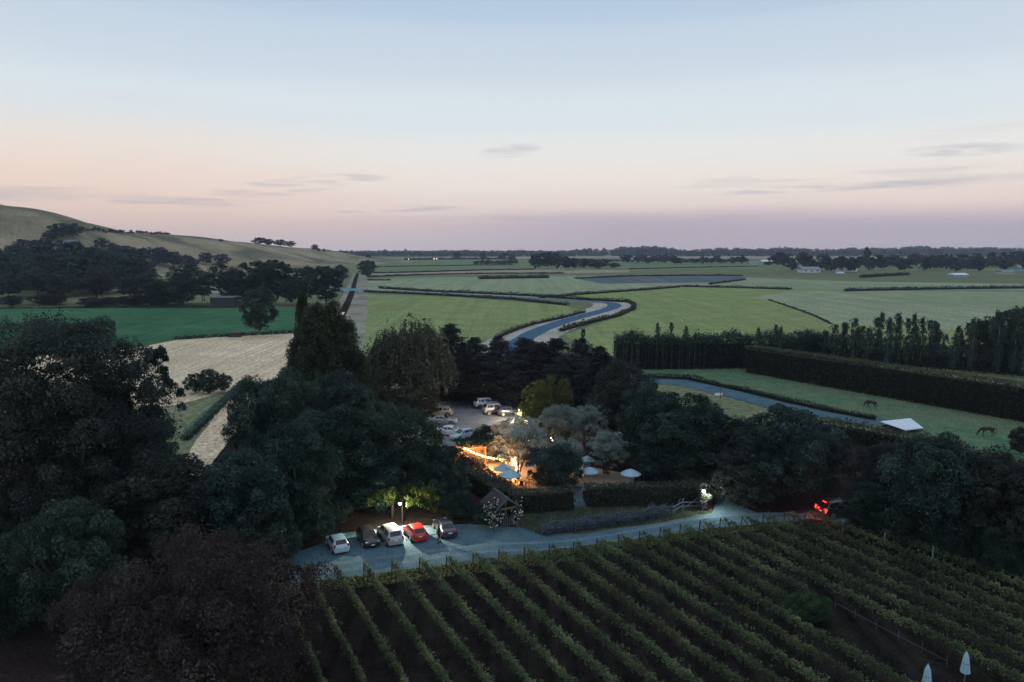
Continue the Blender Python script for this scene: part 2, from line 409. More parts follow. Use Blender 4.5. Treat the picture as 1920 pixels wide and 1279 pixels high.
sheet('green_paddock', [(-600, 600), (-200, 583), (0, 577), (560, 577), (562, 622), (430, 630), (330, 637), (250, 655), (-200, 720), (-700, 760)], .03, gm['paddock'])
sheet('hay_field', [(-300, 700), (60, 668), (250, 653), (330, 638), (430, 631), (550, 626), (556, 690), (480, 765), (420, 840), (380, 895), (330, 885), (415, 760), (436, 740), (420, 736), (330, 760), (-300, 820)], .035, gm['hay'])
sheet('track_verge', [(346, 800), (428, 735), (450, 718), (438, 742), (346, 830)], .045, gm['meadow'])
sheet('green_field', [(672, 680), (682, 551), (860, 558), (1060, 573), (1098, 584), (1000, 607), (930, 634), (800, 690)], .03, gm['field'])
sheet('meadow', [(1195, 690), (1400, 692), (1700, 740), (1925, 785), (2300, 860), (2300, 960), (1900, 885), (1640, 795), (1500, 760), (1290, 710), (1210, 712)], .034, gm['meadow'])
sheet('grazing_field', [(1055, 628), (1165, 593), (1195, 576), (1188, 568), (1100, 562), (1020, 558.5), (1275, 538), (1480, 543), (2100, 548), (2600, 640), (2600, 720), (1920, 700), (1400, 692), (1150, 690), (1130, 660)], .03, gm['field'])
sheet('grazing_strip', [(690, 546), (690, 522), (1050, 517), (1390, 520), (1600, 528), (2100, 535), (2100, 546), (1480, 543), (1280, 538), (1015, 559), (1000, 558)], .06, gm['pale'])
sheet('pale_field', [(1400, 560), (1445, 563), (1560, 607), (2200, 640), (2100, 548), (1480, 546)], .05, gm['pale'])
sheet('ploughed_field', [(1082, 523), (1180, 519), (1395, 517), (1400, 525), (1330, 530), (1130, 532)], .10, gm['plough'])
sheet('stubble_field', [(690, 518), (700, 512), (1060, 504), (1180, 507), (1180, 511), (1060, 513)], .12, gm['straw'])
sheet('far_field', [(640, 511), (655, 489), (1000, 486), (1500, 489), (2100, 495), (2100, 512), (1500, 506), (1060, 504), (700, 512)], .08, gm['fara'])
sheet('far_stubble', [(700, 484), (1100, 480.5), (1500, 481), (1900, 483), (1900, 486), (1100, 484), (800, 487)], .14, gm['straw'])

# winding lane with dry verges, and the ditch
lane_px = [(930, 668), (958, 652), (1000, 625), (1040, 609), (1078, 597), (1112, 588), (1140, 580), (1152, 574), (1146, 569), (1120, 566), (1060, 563), (1000, 560), (900, 554), (780, 549), (690, 545), (600, 540), (400, 532)]
lane = spline([G(*p) for p in lane_px], 9)
strip('lane_verge', lane, [20 if 4 < i < 75 else 9 for i in range(len(lane))], .068, gm['lane_verge'])
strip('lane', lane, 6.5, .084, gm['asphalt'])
trk = spline([G(*p) for p in [(600, 1068), (760, 1047), (900, 1029), (1100, 1017), (1330, 976), (1500, 967)]], 14)
for sgn in (-1, 1):
    tp = []
    for i, q in enumerate(trk):
        d = trk[min(i + 1, len(trk) - 1)] - trk[max(i - 1, 0)]; d.normalize(); tp.append(q + Vector((-d.y, d.x, 0)) * sgn * .78)
    strip('wheel_track', tp, [.5 * random.uniform(.6, 1.4) for _ in tp], 4.6 * Z, gm['rut'])
d_px = [(560, 720), (612, 640), (640, 592), (660, 548), (668, 520), (676, 500), (682, 489)]
ditch = spline([G(*p) for p in d_px], 8)
strip('ditch_bank', spline([G(*p) for p in [(585, 735), (630, 650), (652, 592), (668, 548), (674, 520), (680, 500), (685, 489)]], 8), 15, .05, gm['verge'])
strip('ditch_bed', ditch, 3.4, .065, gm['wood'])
strip('ditch', [q for q in ditch if G(0, 628).y < q.y < G(0, 584).y], 1.5, .08, gm['water'])
wl = strip('back_lane', spline([G(*p) for p in [(1190, 714), (1240, 714), (1300, 720), (1380, 738), (1480, 762), (1580, 781), (1650, 795)]], 8), [8.0] * 60, .06, gm['gravel'])
strip('hill_track', spline([hit(*p) for p in [(470, 458), (500, 465), (540, 478), (590, 491)]], 8), 12, .4, gm['track'], drape=True)

# ------------------------------------------------------------------ foliage
def leaf_mesh(name, P, Nn, size, rng, m, asp=.55, tint=None):
    P = np.asarray(P, dtype=np.float64); n = len(P)
    Nn = Nn / (np.linalg.norm(Nn, axis=1, keepdims=True) + 1e-9)
    r = rng.normal(size=(n, 3)); t = np.cross(Nn, r); t /= (np.linalg.norm(t, axis=1, keepdims=True) + 1e-9); b = np.cross(Nn, t)
    L = (size * np.exp(rng.normal(-.05, .33, n)))[:, None]
    W = L * asp
    V = np.empty((n, 4, 3)); lift = Nn * L * .25
    V[:, 0] = P + t * L; V[:, 1] = P + b * W + lift; V[:, 2] = P - t * L; V[:, 3] = P - b * W + lift
    me = bpy.data.meshes.new(name)
    me.vertices.add(n * 4); me.vertices.foreach_set('co', V.reshape(-1).astype(np.float32))
    me.loops.add(n * 4); me.loops.foreach_set('vertex_index', np.arange(n * 4, dtype=np.int32))
    me.polygons.add(n); me.polygons.foreach_set('loop_start', np.arange(0, n * 4, 4, dtype=np.int32))
    try: me.polygons.foreach_set('loop_total', np.full(n, 4, dtype=np.int32))
    except Exception: pass
    me.update(calc_edges=True)
    a = me.attributes.new('tint', 'FLOAT', 'FACE')
    tv = rng.uniform(0, 1, n) ** 1.6 if tint is None else np.clip(tint + rng.normal(0, .22, n), 0, 1)
    a.data.foreach_set('value', tv.astype(np.float32))
    me.materials.append(m); return me
def sphere_dirs(rng, n):
    d = rng.normal(size=(n, 3)); return d / np.linalg.norm(d, axis=1, keepdims=True)
def fill_clumps(rng, C, R, per, up=.35, squash=.8, shell=.3):
    """leaves over the shells of many clumps: centres C, radii R, `per` leaves each"""
    idx = np.repeat(np.arange(len(C)), per); n = len(idx)
    d = sphere_dirs(rng, n); d[:, 2] = np.where(d[:, 2] < -.45, -d[:, 2], d[:, 2])
    rr = R[idx] * (1 - shell * rng.uniform(0, 1, n) ** 1.5)
    rr *= 1 + .12 * rng.normal(size=n)
    P = C[idx] + d * rr[:, None] * np.array([1, 1, squash])
    Nn = d * .8 + rng.normal(size=(n, 3)) * .55; Nn[:, 2] += up
    tint = np.clip(.28 + .35 * rng.uniform(-1, 1, len(C)), 0, 1)[idx] + .18 * d[:, 2] * 0
    return P, Nn, tint
def lobes(rng, n, k=5):
    a = rng.normal(size=(k, 3)) * 2.2; ph = rng.uniform(0, 6, k)
    return lambda d: np.sum(np.cos(d @ a.T + ph), axis=1) / k
def crown_broad(rng, T, c0, nclump, rmin, rmax, per, leaf, m, lump=.3, inner=.45, squash=.8, flat=1.0, name='crown'):
    hz = (T - c0) / 2; zc = (T + c0) / 2; nb = max(9, nclump // 8)
    d = sphere_dirs(rng, nb * 8); keep = []
    for v in d:                       # boughs spread evenly over the crown
        if all(np.dot(v, d[k]) < math.cos(1.55 / math.sqrt(nb / 4)) for k in keep): keep.append(len(keep) * 0 + int(np.where((d == v).all(1))[0][0]))
        if len(keep) == nb: break
    d = d[keep]; nb = len(d); f = 1 + lump * lobes(rng, 0)(d)
    BR = rng.uniform(.26, .46, nb); bc = d * (f * (1 - BR * .9))[:, None] * np.array([1, 1, hz]); bt = rng.uniform(-.3, .3, nb)
    bi = rng.integers(0, nb, nclump); dd = sphere_dirs(rng, nclump); dd[:, 2] = np.where(dd[:, 2] < -.3, -dd[:, 2], dd[:, 2])
    R = rng.uniform(rmin * .75, rmax, nclump) * rng.choice([.7, 1, 1.15], nclump)
    C = bc[bi] + dd * (BR[bi] * rng.uniform(.35, 1, nclump) ** .5)[:, None] * np.array([1, 1, .8])
    nf = nclump // 3; sd2 = sphere_dirs(rng, nf); C[-nf:] = sd2 * rng.uniform(.74, .9, nf)[:, None] * (1 + .35 * (1 + lump * lobes(rng, 0)(sd2) - 1))[:, None] * np.array([1, 1, hz])
    ni = nclump // 6; C[:ni] = sphere_dirs(rng, ni) * rng.uniform(.1, inner + .1, ni)[:, None] * np.array([1, 1, hz])
    w = np.where(C[:, 2] < 0, 1 - .12 * (C[:, 2] / hz) ** 2, 1.0); C[:, 0] *= w * flat; C[:, 1] *= w * flat
    C[:, 2] = np.maximum(C[:, 2], -hz + rmin * .5) + zc
    P, Nn, ti = fill_clumps(rng, C, R, per, squash=squash)
    ti = np.clip(ti + np.repeat(bt[bi], per), 0, 1)
    return leaf_mesh(name, P, Nn, leaf, rng, m, tint=ti), C
def trunk_mesh(rng, T, c0, r, C=None, nl=7, stems=1, m=None, name='trunk'):
    mb = MB()
    for s in range(stems):
        ox, oy = (rng.uniform(-.12, .12, 2) if stems > 1 else (0, 0)); lx, ly = rng.uniform(-.12, .12, 2) * (3 if stems > 1 else 1)
        top = c0 + (T - c0) * (.55 if stems == 1 else .4)
        pts = [Vector((ox + lx * (z / top) ** 1.5, oy + ly * (z / top) ** 1.5, z)) for z in np.linspace(-.03, top, 6)]
        mb.tube(pts, [r * (1.35 - .15 * 0) if i == 0 else r * (1 - .75 * i / 5) for i in range(6)], 7)
        if C is not None:
            pick = rng.choice(len(C), min(nl, len(C)), replace=False)
            for j in pick:
                e = Vector(C[j]); zst = min(top * .9, max(c0 * .7, e.z * rng.uniform(.35, .6))); k = zst / top
                st = Vector((ox + lx * k ** 1.5, oy + ly * k ** 1.5, zst))
                mid = st.lerp(e, .5) + Vector((0, 0, -.05))
                mb.tube([st, mid, e], [r * .45, r * .28, r * .08], 5)
    return mb.mesh(name, m or M['bark'], True)

PROTO = {}
def reg(kind, T, me, tr): PROTO.setdefault(kind, []).append((T, me, tr))
def build_protos():
    for s in range(4):
        rng = np.random.default_rng(10 + s)
        me, C = crown_broad(rng, 2.2, .02, 210, .12, .25, 190, .0235, M['leaf_dark'], .2); reg('broad', 2.2, me, trunk_mesh(rng, 2.2, .4, .09, C, 9))
    for s in range(2):     # smooth egg shaped crowns
        rng = np.random.default_rng(25 + s)
        me, C = crown_broad(rng, 2.4, .22, 210, .11, .22, 150, .028, M['leaf_dark'], .07); reg('egg', 2.4, me, trunk_mesh(rng, 2.4, .4, .07, C, 9))
    rng = np.random.default_rng(21)
    me, C = crown_broad(rng, 2.2, .06, 300, .10, .22, 430, .0130, M['leaf_brown'], .18); reg('giant', 2.2, me, trunk_mesh(rng, 2.2, .4, .07, C, 14))
    rng = np.random.default_rng(22)
    me, C = crown_broad(rng, 1.35, .0, 260, .09, .20, 330, .0120, M['leaf_brown'], .27, squash=.9); reg('giantbush', 1.35, me, trunk_mesh(rng, 1.35, .2, .06, C, 9))
    for s in range(2):
        rng = np.random.default_rng(30 + s)
        me, C = crown_broad(rng, 1.35, .0, 190, .09, .21, 230, .0185, M['leaf_mid'], .18, squash=.9); reg('low', 1.35, me, trunk_mesh(rng, 1.35, .2, .07, C, 9, 2))
    for s in range(2):     # open gum: bunches apart, pale limbs in view
        rng = np.random.default_rng(40 + s)
        me, C = crown_broad(rng, 2.6, .8, 90, .10, .20, 230, .022, M['leaf_brown'], .5, inner=.55, squash=.7); reg('gum', 2.6, me, trunk_mesh(rng, 2.6, .9, .06, C, 22, m=M['bark_pale']))
    for s in range(3):     # upright poplar, made of steep flames
        rng = np.random.default_rng(50 + s); T = 6.2; Cs, Rs = [], []
        for k in range(190):
            z = .35 + (T - .5) * rng.uniform(0, 1) ** .9; a = rng.uniform(0, 6.28)
            w = .86 * min(1, (1.03 - z / T) * 2.1) ** .65 * (.8 + .2 * min(1, z / T * 2.5)); rr = w * rng.uniform(.25, 1) ** .6
            Cs.append((math.cos(a) * rr, math.sin(a) * rr, z)); Rs.append(rng.uniform(.16, .3))
        C = np.array(Cs); P, Nn, ti = fill_clumps(rng, C, np.array(Rs), 130, squash=1.9)
        reg('poplar', T, leaf_mesh('crown', P, Nn, .042, rng, M['leaf_poplar'], tint=ti), trunk_mesh(rng, T, .5, .12, None))
    for s in range(2):     # thin young poplar, sparse
        rng = np.random.default_rng(60 + s); T = 7.0; Cs, Rs = [], []
        for k in range(64):
            z = .7 + (T - 1.3) * rng.uniform(0, 1); a = rng.uniform(0, 6.28); w = .75 * (1 - ((z - 3.6) / 4.0) ** 2) + .12
            Cs.append((math.cos(a) * w * rng.uniform(.1, 1), math.sin(a) * w * rng.uniform(.1, 1), z)); Rs.append(rng.uniform(.2, .36))
        C = np.array(Cs); P, Nn, ti = fill_clumps(rng, C, np.array(Rs), 34, squash=1.7)
        reg('sapling', T, leaf_mesh('crown', P, Nn, .11, rng, M['leaf_mid'], tint=ti), trunk_mesh(rng, T, 3.5, .09, None, m=M['bark_pale']))
    # weeping willow: hanging strands
    rng = np.random.default_rng(70); T = 1.9; me0, C0 = None, None
    d = sphere_dirs(rng, 190); d[:, 2] = np.abs(d[:, 2]); f = 1 + .22 * lobes(rng, 0)(d)
    top = d * f[:, None] * np.array([.86, .86, .95]) * rng.uniform(.6, 1, 190)[:, None]; top[:, 2] += .85
    Ps, Ns, Ts = [], [], []
    for c in top:
        k = 10; tb = rng.uniform(.05, .6)
        for j in range(k):
            o = rng.normal(0, .085, 3); st = c + o; ln = rng.uniform(.25, .75) * min(1.0, st[2] * .75); nn = 11
            zz_ = np.linspace(0, 1, nn)
            pts = np.stack([st[0] * (1 + .10 * zz_ ** .5) + rng.normal(0, .012, nn), st[1] * (1 + .10 * zz_ ** .5) + rng.normal(0, .012, nn), st[2] - ln * zz_ ** 1.3], 1)
            Ps.append(pts); Ns.append(rng.normal(size=(nn, 3)) + np.array([st[0], st[1], .3]) * .8); Ts.append(np.full(nn, tb))
    P = np.concatenate(Ps); reg('willow', T, leaf_mesh('crown', P, np.concatenate(Ns), .036, rng, M['leaf_willow'], .4, np.concatenate(Ts)), trunk_mesh(rng, T, .5, .09, top, 14))
    for s in range(3):     # dark conifer: tiers of drooping sprays round a leader
        rng = np.random.default_rng(80 + s); T = 3.4; Ps, Ns, Ts = [], [], []; ends = []
        for k in range(150):
            z = .15 + (T - .25) * rng.uniform(0, 1) ** 1.1; a = rng.uniform(0, 6.28); ln = (1 - (z / T) ** 2.4) * rng.uniform(.62, 1.15) * .95 + .10
            nn = int(70 + 130 * ln); t = rng.uniform(.15, 1, nn); tb = rng.uniform(.05, .6)
            sp_ = .10 + .16 * ln * t
            x = np.cos(a) * ln * t + rng.normal(0, 1, nn) * sp_ * abs(math.sin(a)) * .8 + rng.normal(0, .03, nn); y = np.sin(a) * ln * t + rng.normal(0, 1, nn) * sp_ * abs(math.cos(a)) * .8 + rng.normal(0, .03, nn)
            zc = z + .18 * ln * t - .22 * ln * t ** 2 + rng.normal(0, .045, nn)
            Ps.append(np.stack([x, y, zc], 1)); q = rng.normal(size=(nn, 3)) * .5; q[:, 2] += .8; q[:, 0] += np.cos(a) * .4; q[:, 1] += np.sin(a) * .4; Ns.append(q); Ts.append(np.full(nn, tb))
        reg('conifer', T, leaf_mesh('crown', np.concatenate(Ps), np.concatenate(Ns), .040, rng, M['leaf_conifer'], .4, np.concatenate(Ts)), trunk_mesh(rng, T, 2.4, .08, None))
    # golden cypress clump: several blunt flames on one base
    rng = np.random.default_rng(90); T = 1.85; Cs, Rs = [], []
    for bx, by, ht, w in [(-.62, .1, 1.45, .36), (-.25, -.25, 1.7, .38), (.15, .1, 1.8, .4), (.5, -.2, 1.72, .36), (.7, .25, 1.35, .3), (-.1, .45, 1.55, .38), (.35, .5, 1.4, .34), (-.5, -.45, 1.2, .3)]:
        for k in range(34):
            z = ht * rng.uniform(.03, .93); w_ = w * (1 - .75 * (z / ht) ** 3); a = rng.uniform(0, 6.28)
            Cs.append((bx + math.cos(a) * w_ * .7, by + math.sin(a) * w_ * .7, z)); Rs.append(rng.uniform(.09, .16))
    P, Nn, ti = fill_clumps(rng, np.array(Cs), np.array(Rs), 150, squash=1.5)
    reg('cypress', T, leaf_mesh('crown', P, Nn, .021, rng, M['leaf_gold'], tint=ti), trunk_mesh(rng, T, .3, .07, np.array(Cs), 8, 3))
    for s in range(2):     # olive: fine grey leaves, several stems
        rng = np.random.default_rng(100 + s)
        me, C = crown_broad(rng, 2.5, .42, 150, .11, .22, 210, .018, M['leaf_olive'], .3, squash=.95); reg('olive', 2.5, me, trunk_mesh(rng, 2.5, .6, .055, C, 5, 4))
    for s in range(4):     # middle-distance trees
        rng = np.random.default_rng(120 + s)
        me, C = crown_broad(rng, 2.2, .1, 120, .14, .28, 70, .050, M['leaf_dark'], .22); reg('mid', 2.2, me, trunk_mesh(rng, 2.2, .5, .07, C, 5))
    for s in range(3):
        rng = np.random.default_rng(130 + s)
        me, C = crown_broad(rng, 3.4, .9, 64, .16, .36, 70, .055, M['leaf_dark'], .36, squash=.75); reg('midgum', 3.4, me, trunk_mesh(rng, 3.4, 1.8, .05, C, 8))
    for s in range(4):     # far trees
        rng = np.random.default_rng(140 + s)
        me, C = crown_broad(rng, 2.1, .1, 44, .18, .36, 16, .15, M['leaf_far'], .22); reg('far', 2.1, me, trunk_mesh(rng, 2.1, .3, .08, None))
build_protos()
_tc = {}
def tree(kind, px, base_py, top_py, w_px, label, cat='tree', group=None, m=None, name=None, base=None, rz=None):
    p = G(px, base_py) if base is None else base
    top = RY(px, top_py, p.y).z - p.z
    Rr = w_px / 2 / F * depth(p)
    i = _tc.get(kind, 0); _tc[kind] = i + 1
    T, me, tr = PROTO[kind][i % len(PROTO[kind])]
    o = thing(name or {'egg': 'tree', 'giant': 'gum_tree', 'giantbush': 'shrub', 'low': 'shrub', 'broad': 'tree', 'gum': 'gum_tree', 'poplar': 'poplar', 'sapling': 'young_poplar', 'willow': 'willow', 'conifer': 'conifer', 'cypress': 'cypress',
                       'olive': 'olive_tree', 'mid': 'tree', 'midgum': 'gum_tree', 'far': 'tree'}[kind], label, cat, p, random.uniform(0, 6.28) if rz is None else rz, group)
    o.scale = (Rr, Rr, top / T)
    c = link('crown' if cat == 'tree' else 'foliage', me, o); t_ = link('trunk', tr, o)
    if kind in ('olive', 'low', 'cypress'): t_['kind'] = 'stuff'
    if m: setmat(c, M[m])
    return o
def hedge(name, P, w, h, label, cat='hedge', m='leaf_hedge', leaf=.16, dens=28, rag=.12, group=None, core=True, hvar=0, seed=0, closed_mesh=True):
    """clipped or rough hedge along world points P"""
    rng = np.random.default_rng(seed + 500 + int(abs(P[0].x * 7 + P[0].y)))
    Ps, Ns, Ts = [], [], []
    mbc = MB()
    for i in range(len(P) - 1):
        a, b = P[i], P[i + 1]; d = b - a; L = d.length
        if L < .01: continue
        d = d / L; nr = Vector((-d.y, d.x, 0)); per = 2 * h + w; n = max(6, int(L * per * dens))
        u = rng.uniform(-.02, 1.02, n) * L; s = rng.uniform(0, per, n)
        hh = h * (1 + hvar * np.sin(u * .31 + i * 1.7) * np.sin(u * .117 + i))
        side = np.where(s < h, -1, np.where(s > h + w, 1, 0))
        off = np.where(side == 0, s - h - w / 2, side * w / 2); z = np.where(side == -1, s, np.where(side == 1, s - h - w, h)) * hh / h
        nx = np.where(side == 0, 0, side); nz = np.where(side == 0, 1, .25)
        k = rng.normal(0, rag, n) - abs(rag) * .2 + rag * 1.2 * np.sin(u * 2.1 + z * 3 + i) * np.sin(u * .7 + 1.3 * i)
        off = off + nx * k; z = np.maximum(.02, z + np.where(side == 0, k, rng.normal(0, rag * .5, n)))
        Ps.append(np.stack([a.x + d.x * u + nr.x * off, a.y + d.y * u + nr.y * off, a.z + z], 1))
        q = rng.normal(size=(n, 3)) * .55; q[:, 0] += nr.x * nx; q[:, 1] += nr.y * nx; q[:, 2] += nz; Ns.append(q)
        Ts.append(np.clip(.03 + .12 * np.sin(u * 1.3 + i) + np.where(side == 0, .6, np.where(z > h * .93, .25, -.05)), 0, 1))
        if core:
            mid = (a + b) / 2; q3 = Matrix.Rotation(math.atan2(d.y, d.x), 3, 'Z')
            mbc.box((mid.x, mid.y, a.z + h * (.44 - min(.25, hvar / 2))), (L + .01, w * .55, h * (.86 - min(.5, hvar))), q3)
    me = leaf_mesh(name, np.concatenate(Ps), np.concatenate(Ns), leaf, rng, M[m], .6, np.concatenate(Ts))
    if core:
        bm = bmesh.new(); bm.from_mesh(me); tmp = mbc.mesh('tmp'); bm.from_mesh(tmp); bm.to_mesh(me); bm.free(); bpy.data.meshes.remove(tmp)
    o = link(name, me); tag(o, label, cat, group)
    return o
# ------------------------------------------------------------------ trees and hedges near the drive
# --- around the parked cars and the west side
tree('giant', 150, 1040, 588, 360, 'great dark gum with a broad domed crown, tallest tree near the camera', m='leaf_brown')
tree('broad', 225, 985, 690, 190, 'dark tree filling in behind the great domed gum', m='leaf_dark')
tree('gum', 292, 980, 655, 128, 'open gum with pale limbs showing, leaning out beside the great domed gum', m='leaf_dark')
tree('broad', 258, 1000, 775, 170, 'leafy tree in front of the hay track with light gaps in its crown', m='leaf_mid')
tree('gum', 30, 1000, 680, 250, 'ragged gum with pale branches cut by the frame edge', m='leaf_brown')
tree('low', 135, 1165, 955, 250, 'rounded olive green bush below the great domed gum', 'bush', m='leaf_mid')
tree('giantbush', 392, 1350, 1030, 440, 'huge dark reddish brown bush nearest the camera', 'bush', m='leaf_red')
tree('low', 215, 1300, 1080, 190, 'smaller reddish bush joined to the huge reddish one', 'bush', m='leaf_red')
tree('broad', 300, 1080, 850, 230, 'dark tree behind the huge reddish bush', m='leaf_brown')
tree('broad', 455, 1055, 838, 190, 'dark tree at the closed end of the gravel parking')
tree('broad', 400, 1015, 900, 110, 'small tree beside the foot of the hay track')
tree('broad', 555, 1010, 790, 170, 'spreading dark tree over the white hatchback')
tree('broad', 648, 955, 762, 190, 'dark tree over the lamp, taller than its neighbours over the parked cars')
tree('broad', 755, 945, 757, 155, 'dark tree with bluish leaf tips between the lamp and the car park', m='leaf_mid')
tree('broad', 832, 950, 830, 110, 'low dark tree beside the thatched gate porch')
tree('broad', 705, 958, 830, 170, 'dark tree directly above the silver people carrier')
tree('broad', 480, 890, 705, 110, 'bushy tree beside the hay track, close to the poplars', m='leaf_mid')
tree('broad', 548, 880, 690, 130, 'bushy grey green tree at the foot of the poplars', m='leaf_mid')
tree('broad', 640, 860, 690, 140, 'dense tree under the tallest poplar', m='leaf_dark')
tree('broad', 588, 930, 770, 130, 'rounded tree between the poplars and the parked cars', m='leaf_mid')
tree('low', 710, 850, 755, 100, 'small rounded tree beside the grey roofed house', 'tree', m='leaf_mid', name='tree')
for px, b, t, w, l in [(574, 815, 552, 44, 'slim dark poplar on the hay field side, narrowest of the poplar clump'), (600, 828, 576, 92, 'broadest poplar of the clump beside the hay field'),
                       (630, 820, 572, 86, 'poplar with yellowish top in the middle of the clump'), (654, 815, 602, 72, 'shortest poplar of the clump, next to the ditch bank'),
                       (612, 818, 606, 150, 'wide low poplar filling the middle of the clump'), (566, 820, 640, 84, 'low poplar on the hay field side of the clump'), (676, 822, 664, 72, 'lowest poplar of the clump beside the willow')]:
    tree('poplar', px, b, t, w, l, group='poplars beside the hay field')
for px, b, t, w, l in [(366, 738, 702, 44, 'low dark bush at the edge of the hay field, farthest from the track'), (394, 740, 694, 46, 'tallest of the low dark bushes at the edge of the hay field'), (420, 735, 702, 32, 'smallest low bush beside the hay track')]:
    tree('low', px, b, t, w, l, 'bush', m='leaf_mid')
tree('egg', 487, 632, 536, 72, 'round tree with a short trunk standing alone on the green paddock edge', m='leaf_mid', rz=1, name='tree')
tree('willow', 768, 772, 598, 182, 'weeping willow with drooping strands beside the car park')
tree('conifer', 702, 772, 668, 50, 'small dark conifer beside the willow', m='leaf_conifer')
tree('low', 770, 790, 725, 120, 'brownish shrub under the willow by the parked cars', 'bush', m='leaf_willow')
CN = [(846, 738, 606, 96), (893, 742, 632, 92), (935, 742, 628, 100), (985, 746, 632, 116), (1040, 748, 634, 112), (1088, 750, 632, 100), (1122, 752, 648, 84), (905, 755, 664, 110), (965, 756, 664, 130), (1070, 768, 662, 140), (1125, 790, 660, 130),
      (868, 752, 640, 90), (1012, 752, 640, 110), (1150, 800, 672, 110)]
CL = ['tallest conifer at the willow end of the dark belt', 'ragged conifer next to the tallest one by the willow', 'conifer in front of the winding lane', 'broad conifer in the middle of the dark belt',
      'flat topped conifer in the dark belt', 'conifer under the lone sapling', 'last conifer of the belt before the field gap', 'low conifer behind the white cars', 'wide conifer behind the golden cypress',
      'wide dark conifer behind the olive trees', 'dark conifer beside the paddock gap', 'lower conifer in front of the tallest one by the willow', 'middling conifer filling the belt behind the golden cypress', 'dark conifer at the paddock end of the belt']
for (px, b, t, w), l in zip(CN, CL): tree('conifer', px, b, t, w, l, group='dark conifers behind the car park')
tree('sapling', 1092, 735, 612, 14, 'lone sapling sticking up from the conifer belt')
tree('broad', 1165, 850, 676, 130, 'dark tree between the olives and the paddock', m='leaf_brown')
tree('broad', 1215, 880, 712, 120, 'dark tree with pale trunk beside the side drive', m='leaf_dark')
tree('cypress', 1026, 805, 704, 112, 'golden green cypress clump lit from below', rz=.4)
tree('olive', 972, 897, 778, 112, 'grey olive tree with several stems lit by the string lights', rz=.3)
tree('olive', 1050, 864, 757, 106, 'tall grey olive behind the dark round tree')
tree('olive', 1103, 860, 754, 86, 'grey olive beside the tall one, farthest from the lights')
tree('olive', 1136, 897, 806, 88, 'small rounded grey olive beside the white umbrellas')
tree('low', 1043, 917, 838, 120, 'dense dark round tree on the corner of the hedge', 'tree', m='leaf_dark', name='tree')
tree('olive', 1060, 905, 818, 70, 'blue green tree top rising behind the dense round tree')
tree('low', 912, 858, 800, 62, 'small dark tree against the timber wall', 'tree', m='leaf_dark', name='tree')
for px, b, t, w, l, m_ in [(1285, 905, 732, 190, 'broad dark tree beside the back lane', 'leaf_dark'), (1375, 905, 782, 150, 'dark tree between the two tall crowns by the back lane', 'leaf_brown'),
                       (1465, 940, 762, 178, 'big dark tree by the road fork', 'leaf_dark'), (1545, 915, 800, 100, 'narrow dark tree next to the gap where the drive leaves', 'leaf_brown'),
                       (1400, 950, 840, 140, 'low dark tree over the side drive', 'leaf_brown'), (1655, 960, 830, 130, 'dark tree behind the car with red tail lights', 'leaf_brown'), (1745, 1035, 812, 190, 'big rounded dark tree beyond the vineyard end posts', 'leaf_dark'),
                       (1850, 1055, 838, 170, 'dark brownish tree at the vineyard corner', 'leaf_brown'), (1935, 1080, 860, 170, 'brownish tree cut by the frame edge', 'leaf_brown'), (1622, 1004, 905, 100, 'bushy tree overhanging the car with red tail lights', 'leaf_dark')]:
    tree('broad', px, b, t, w, l, m=m_)
US = [(250, 1075, 985, 130), (330, 1060, 990, 120), (430, 1075, 1000, 130), (520, 1052, 985, 110), (585, 1015, 955, 90), (625, 985, 930, 80), (860, 972, 925, 70), (905, 985, 945, 40),
      (1225, 905, 850, 90), (1300, 912, 850, 100), (1390, 945, 880, 90), (1625, 1000, 935, 80), (1700, 1022, 940, 110), (1790, 1050, 960, 120), (1880, 1085, 985, 120), (60, 1040, 930, 160), (10, 1190, 1060, 150)]
UL = ['dark shrub below the great domed gum', 'dark shrub behind the huge reddish bush', 'low shrub between reddish bush and gravel end', 'shrub at the dark closed end of the gravel', 'shrub in front of the white hatchback', 'low shrub at the nose of the black car',
      'low shrub near the gate porch', 'small shrub hugging the gate porch', 'shrub at the bend of the side drive', 'dark shrub along the side drive', 'shrub under the low tree by the side drive', 
      'shrub beside the tail lit car', 'shrub behind the nearest pale vineyard post', 'shrub behind the middle vineyard posts', 'shrub behind the last vineyard corner post', 'dark shrub under the ragged gum', 'dark shrub at the frame corner']
for (px, b, t, w), l in zip(US, UL): tree('low', px, b, t, w, l, 'bush', m='leaf_dark')
tree('low', 1912, 852, 803, 44, 'clipped round bush at the edge of the horse field', 'bush', m='leaf_brown')
tree('broad', 1908, 702, 574, 104, 'large dark tree behind the long clipped hedge', m='leaf_brown')
tree('mid', 1850, 690, 596, 70, 'dark tree leaning on the large one behind the long hedge', m='leaf_brown')
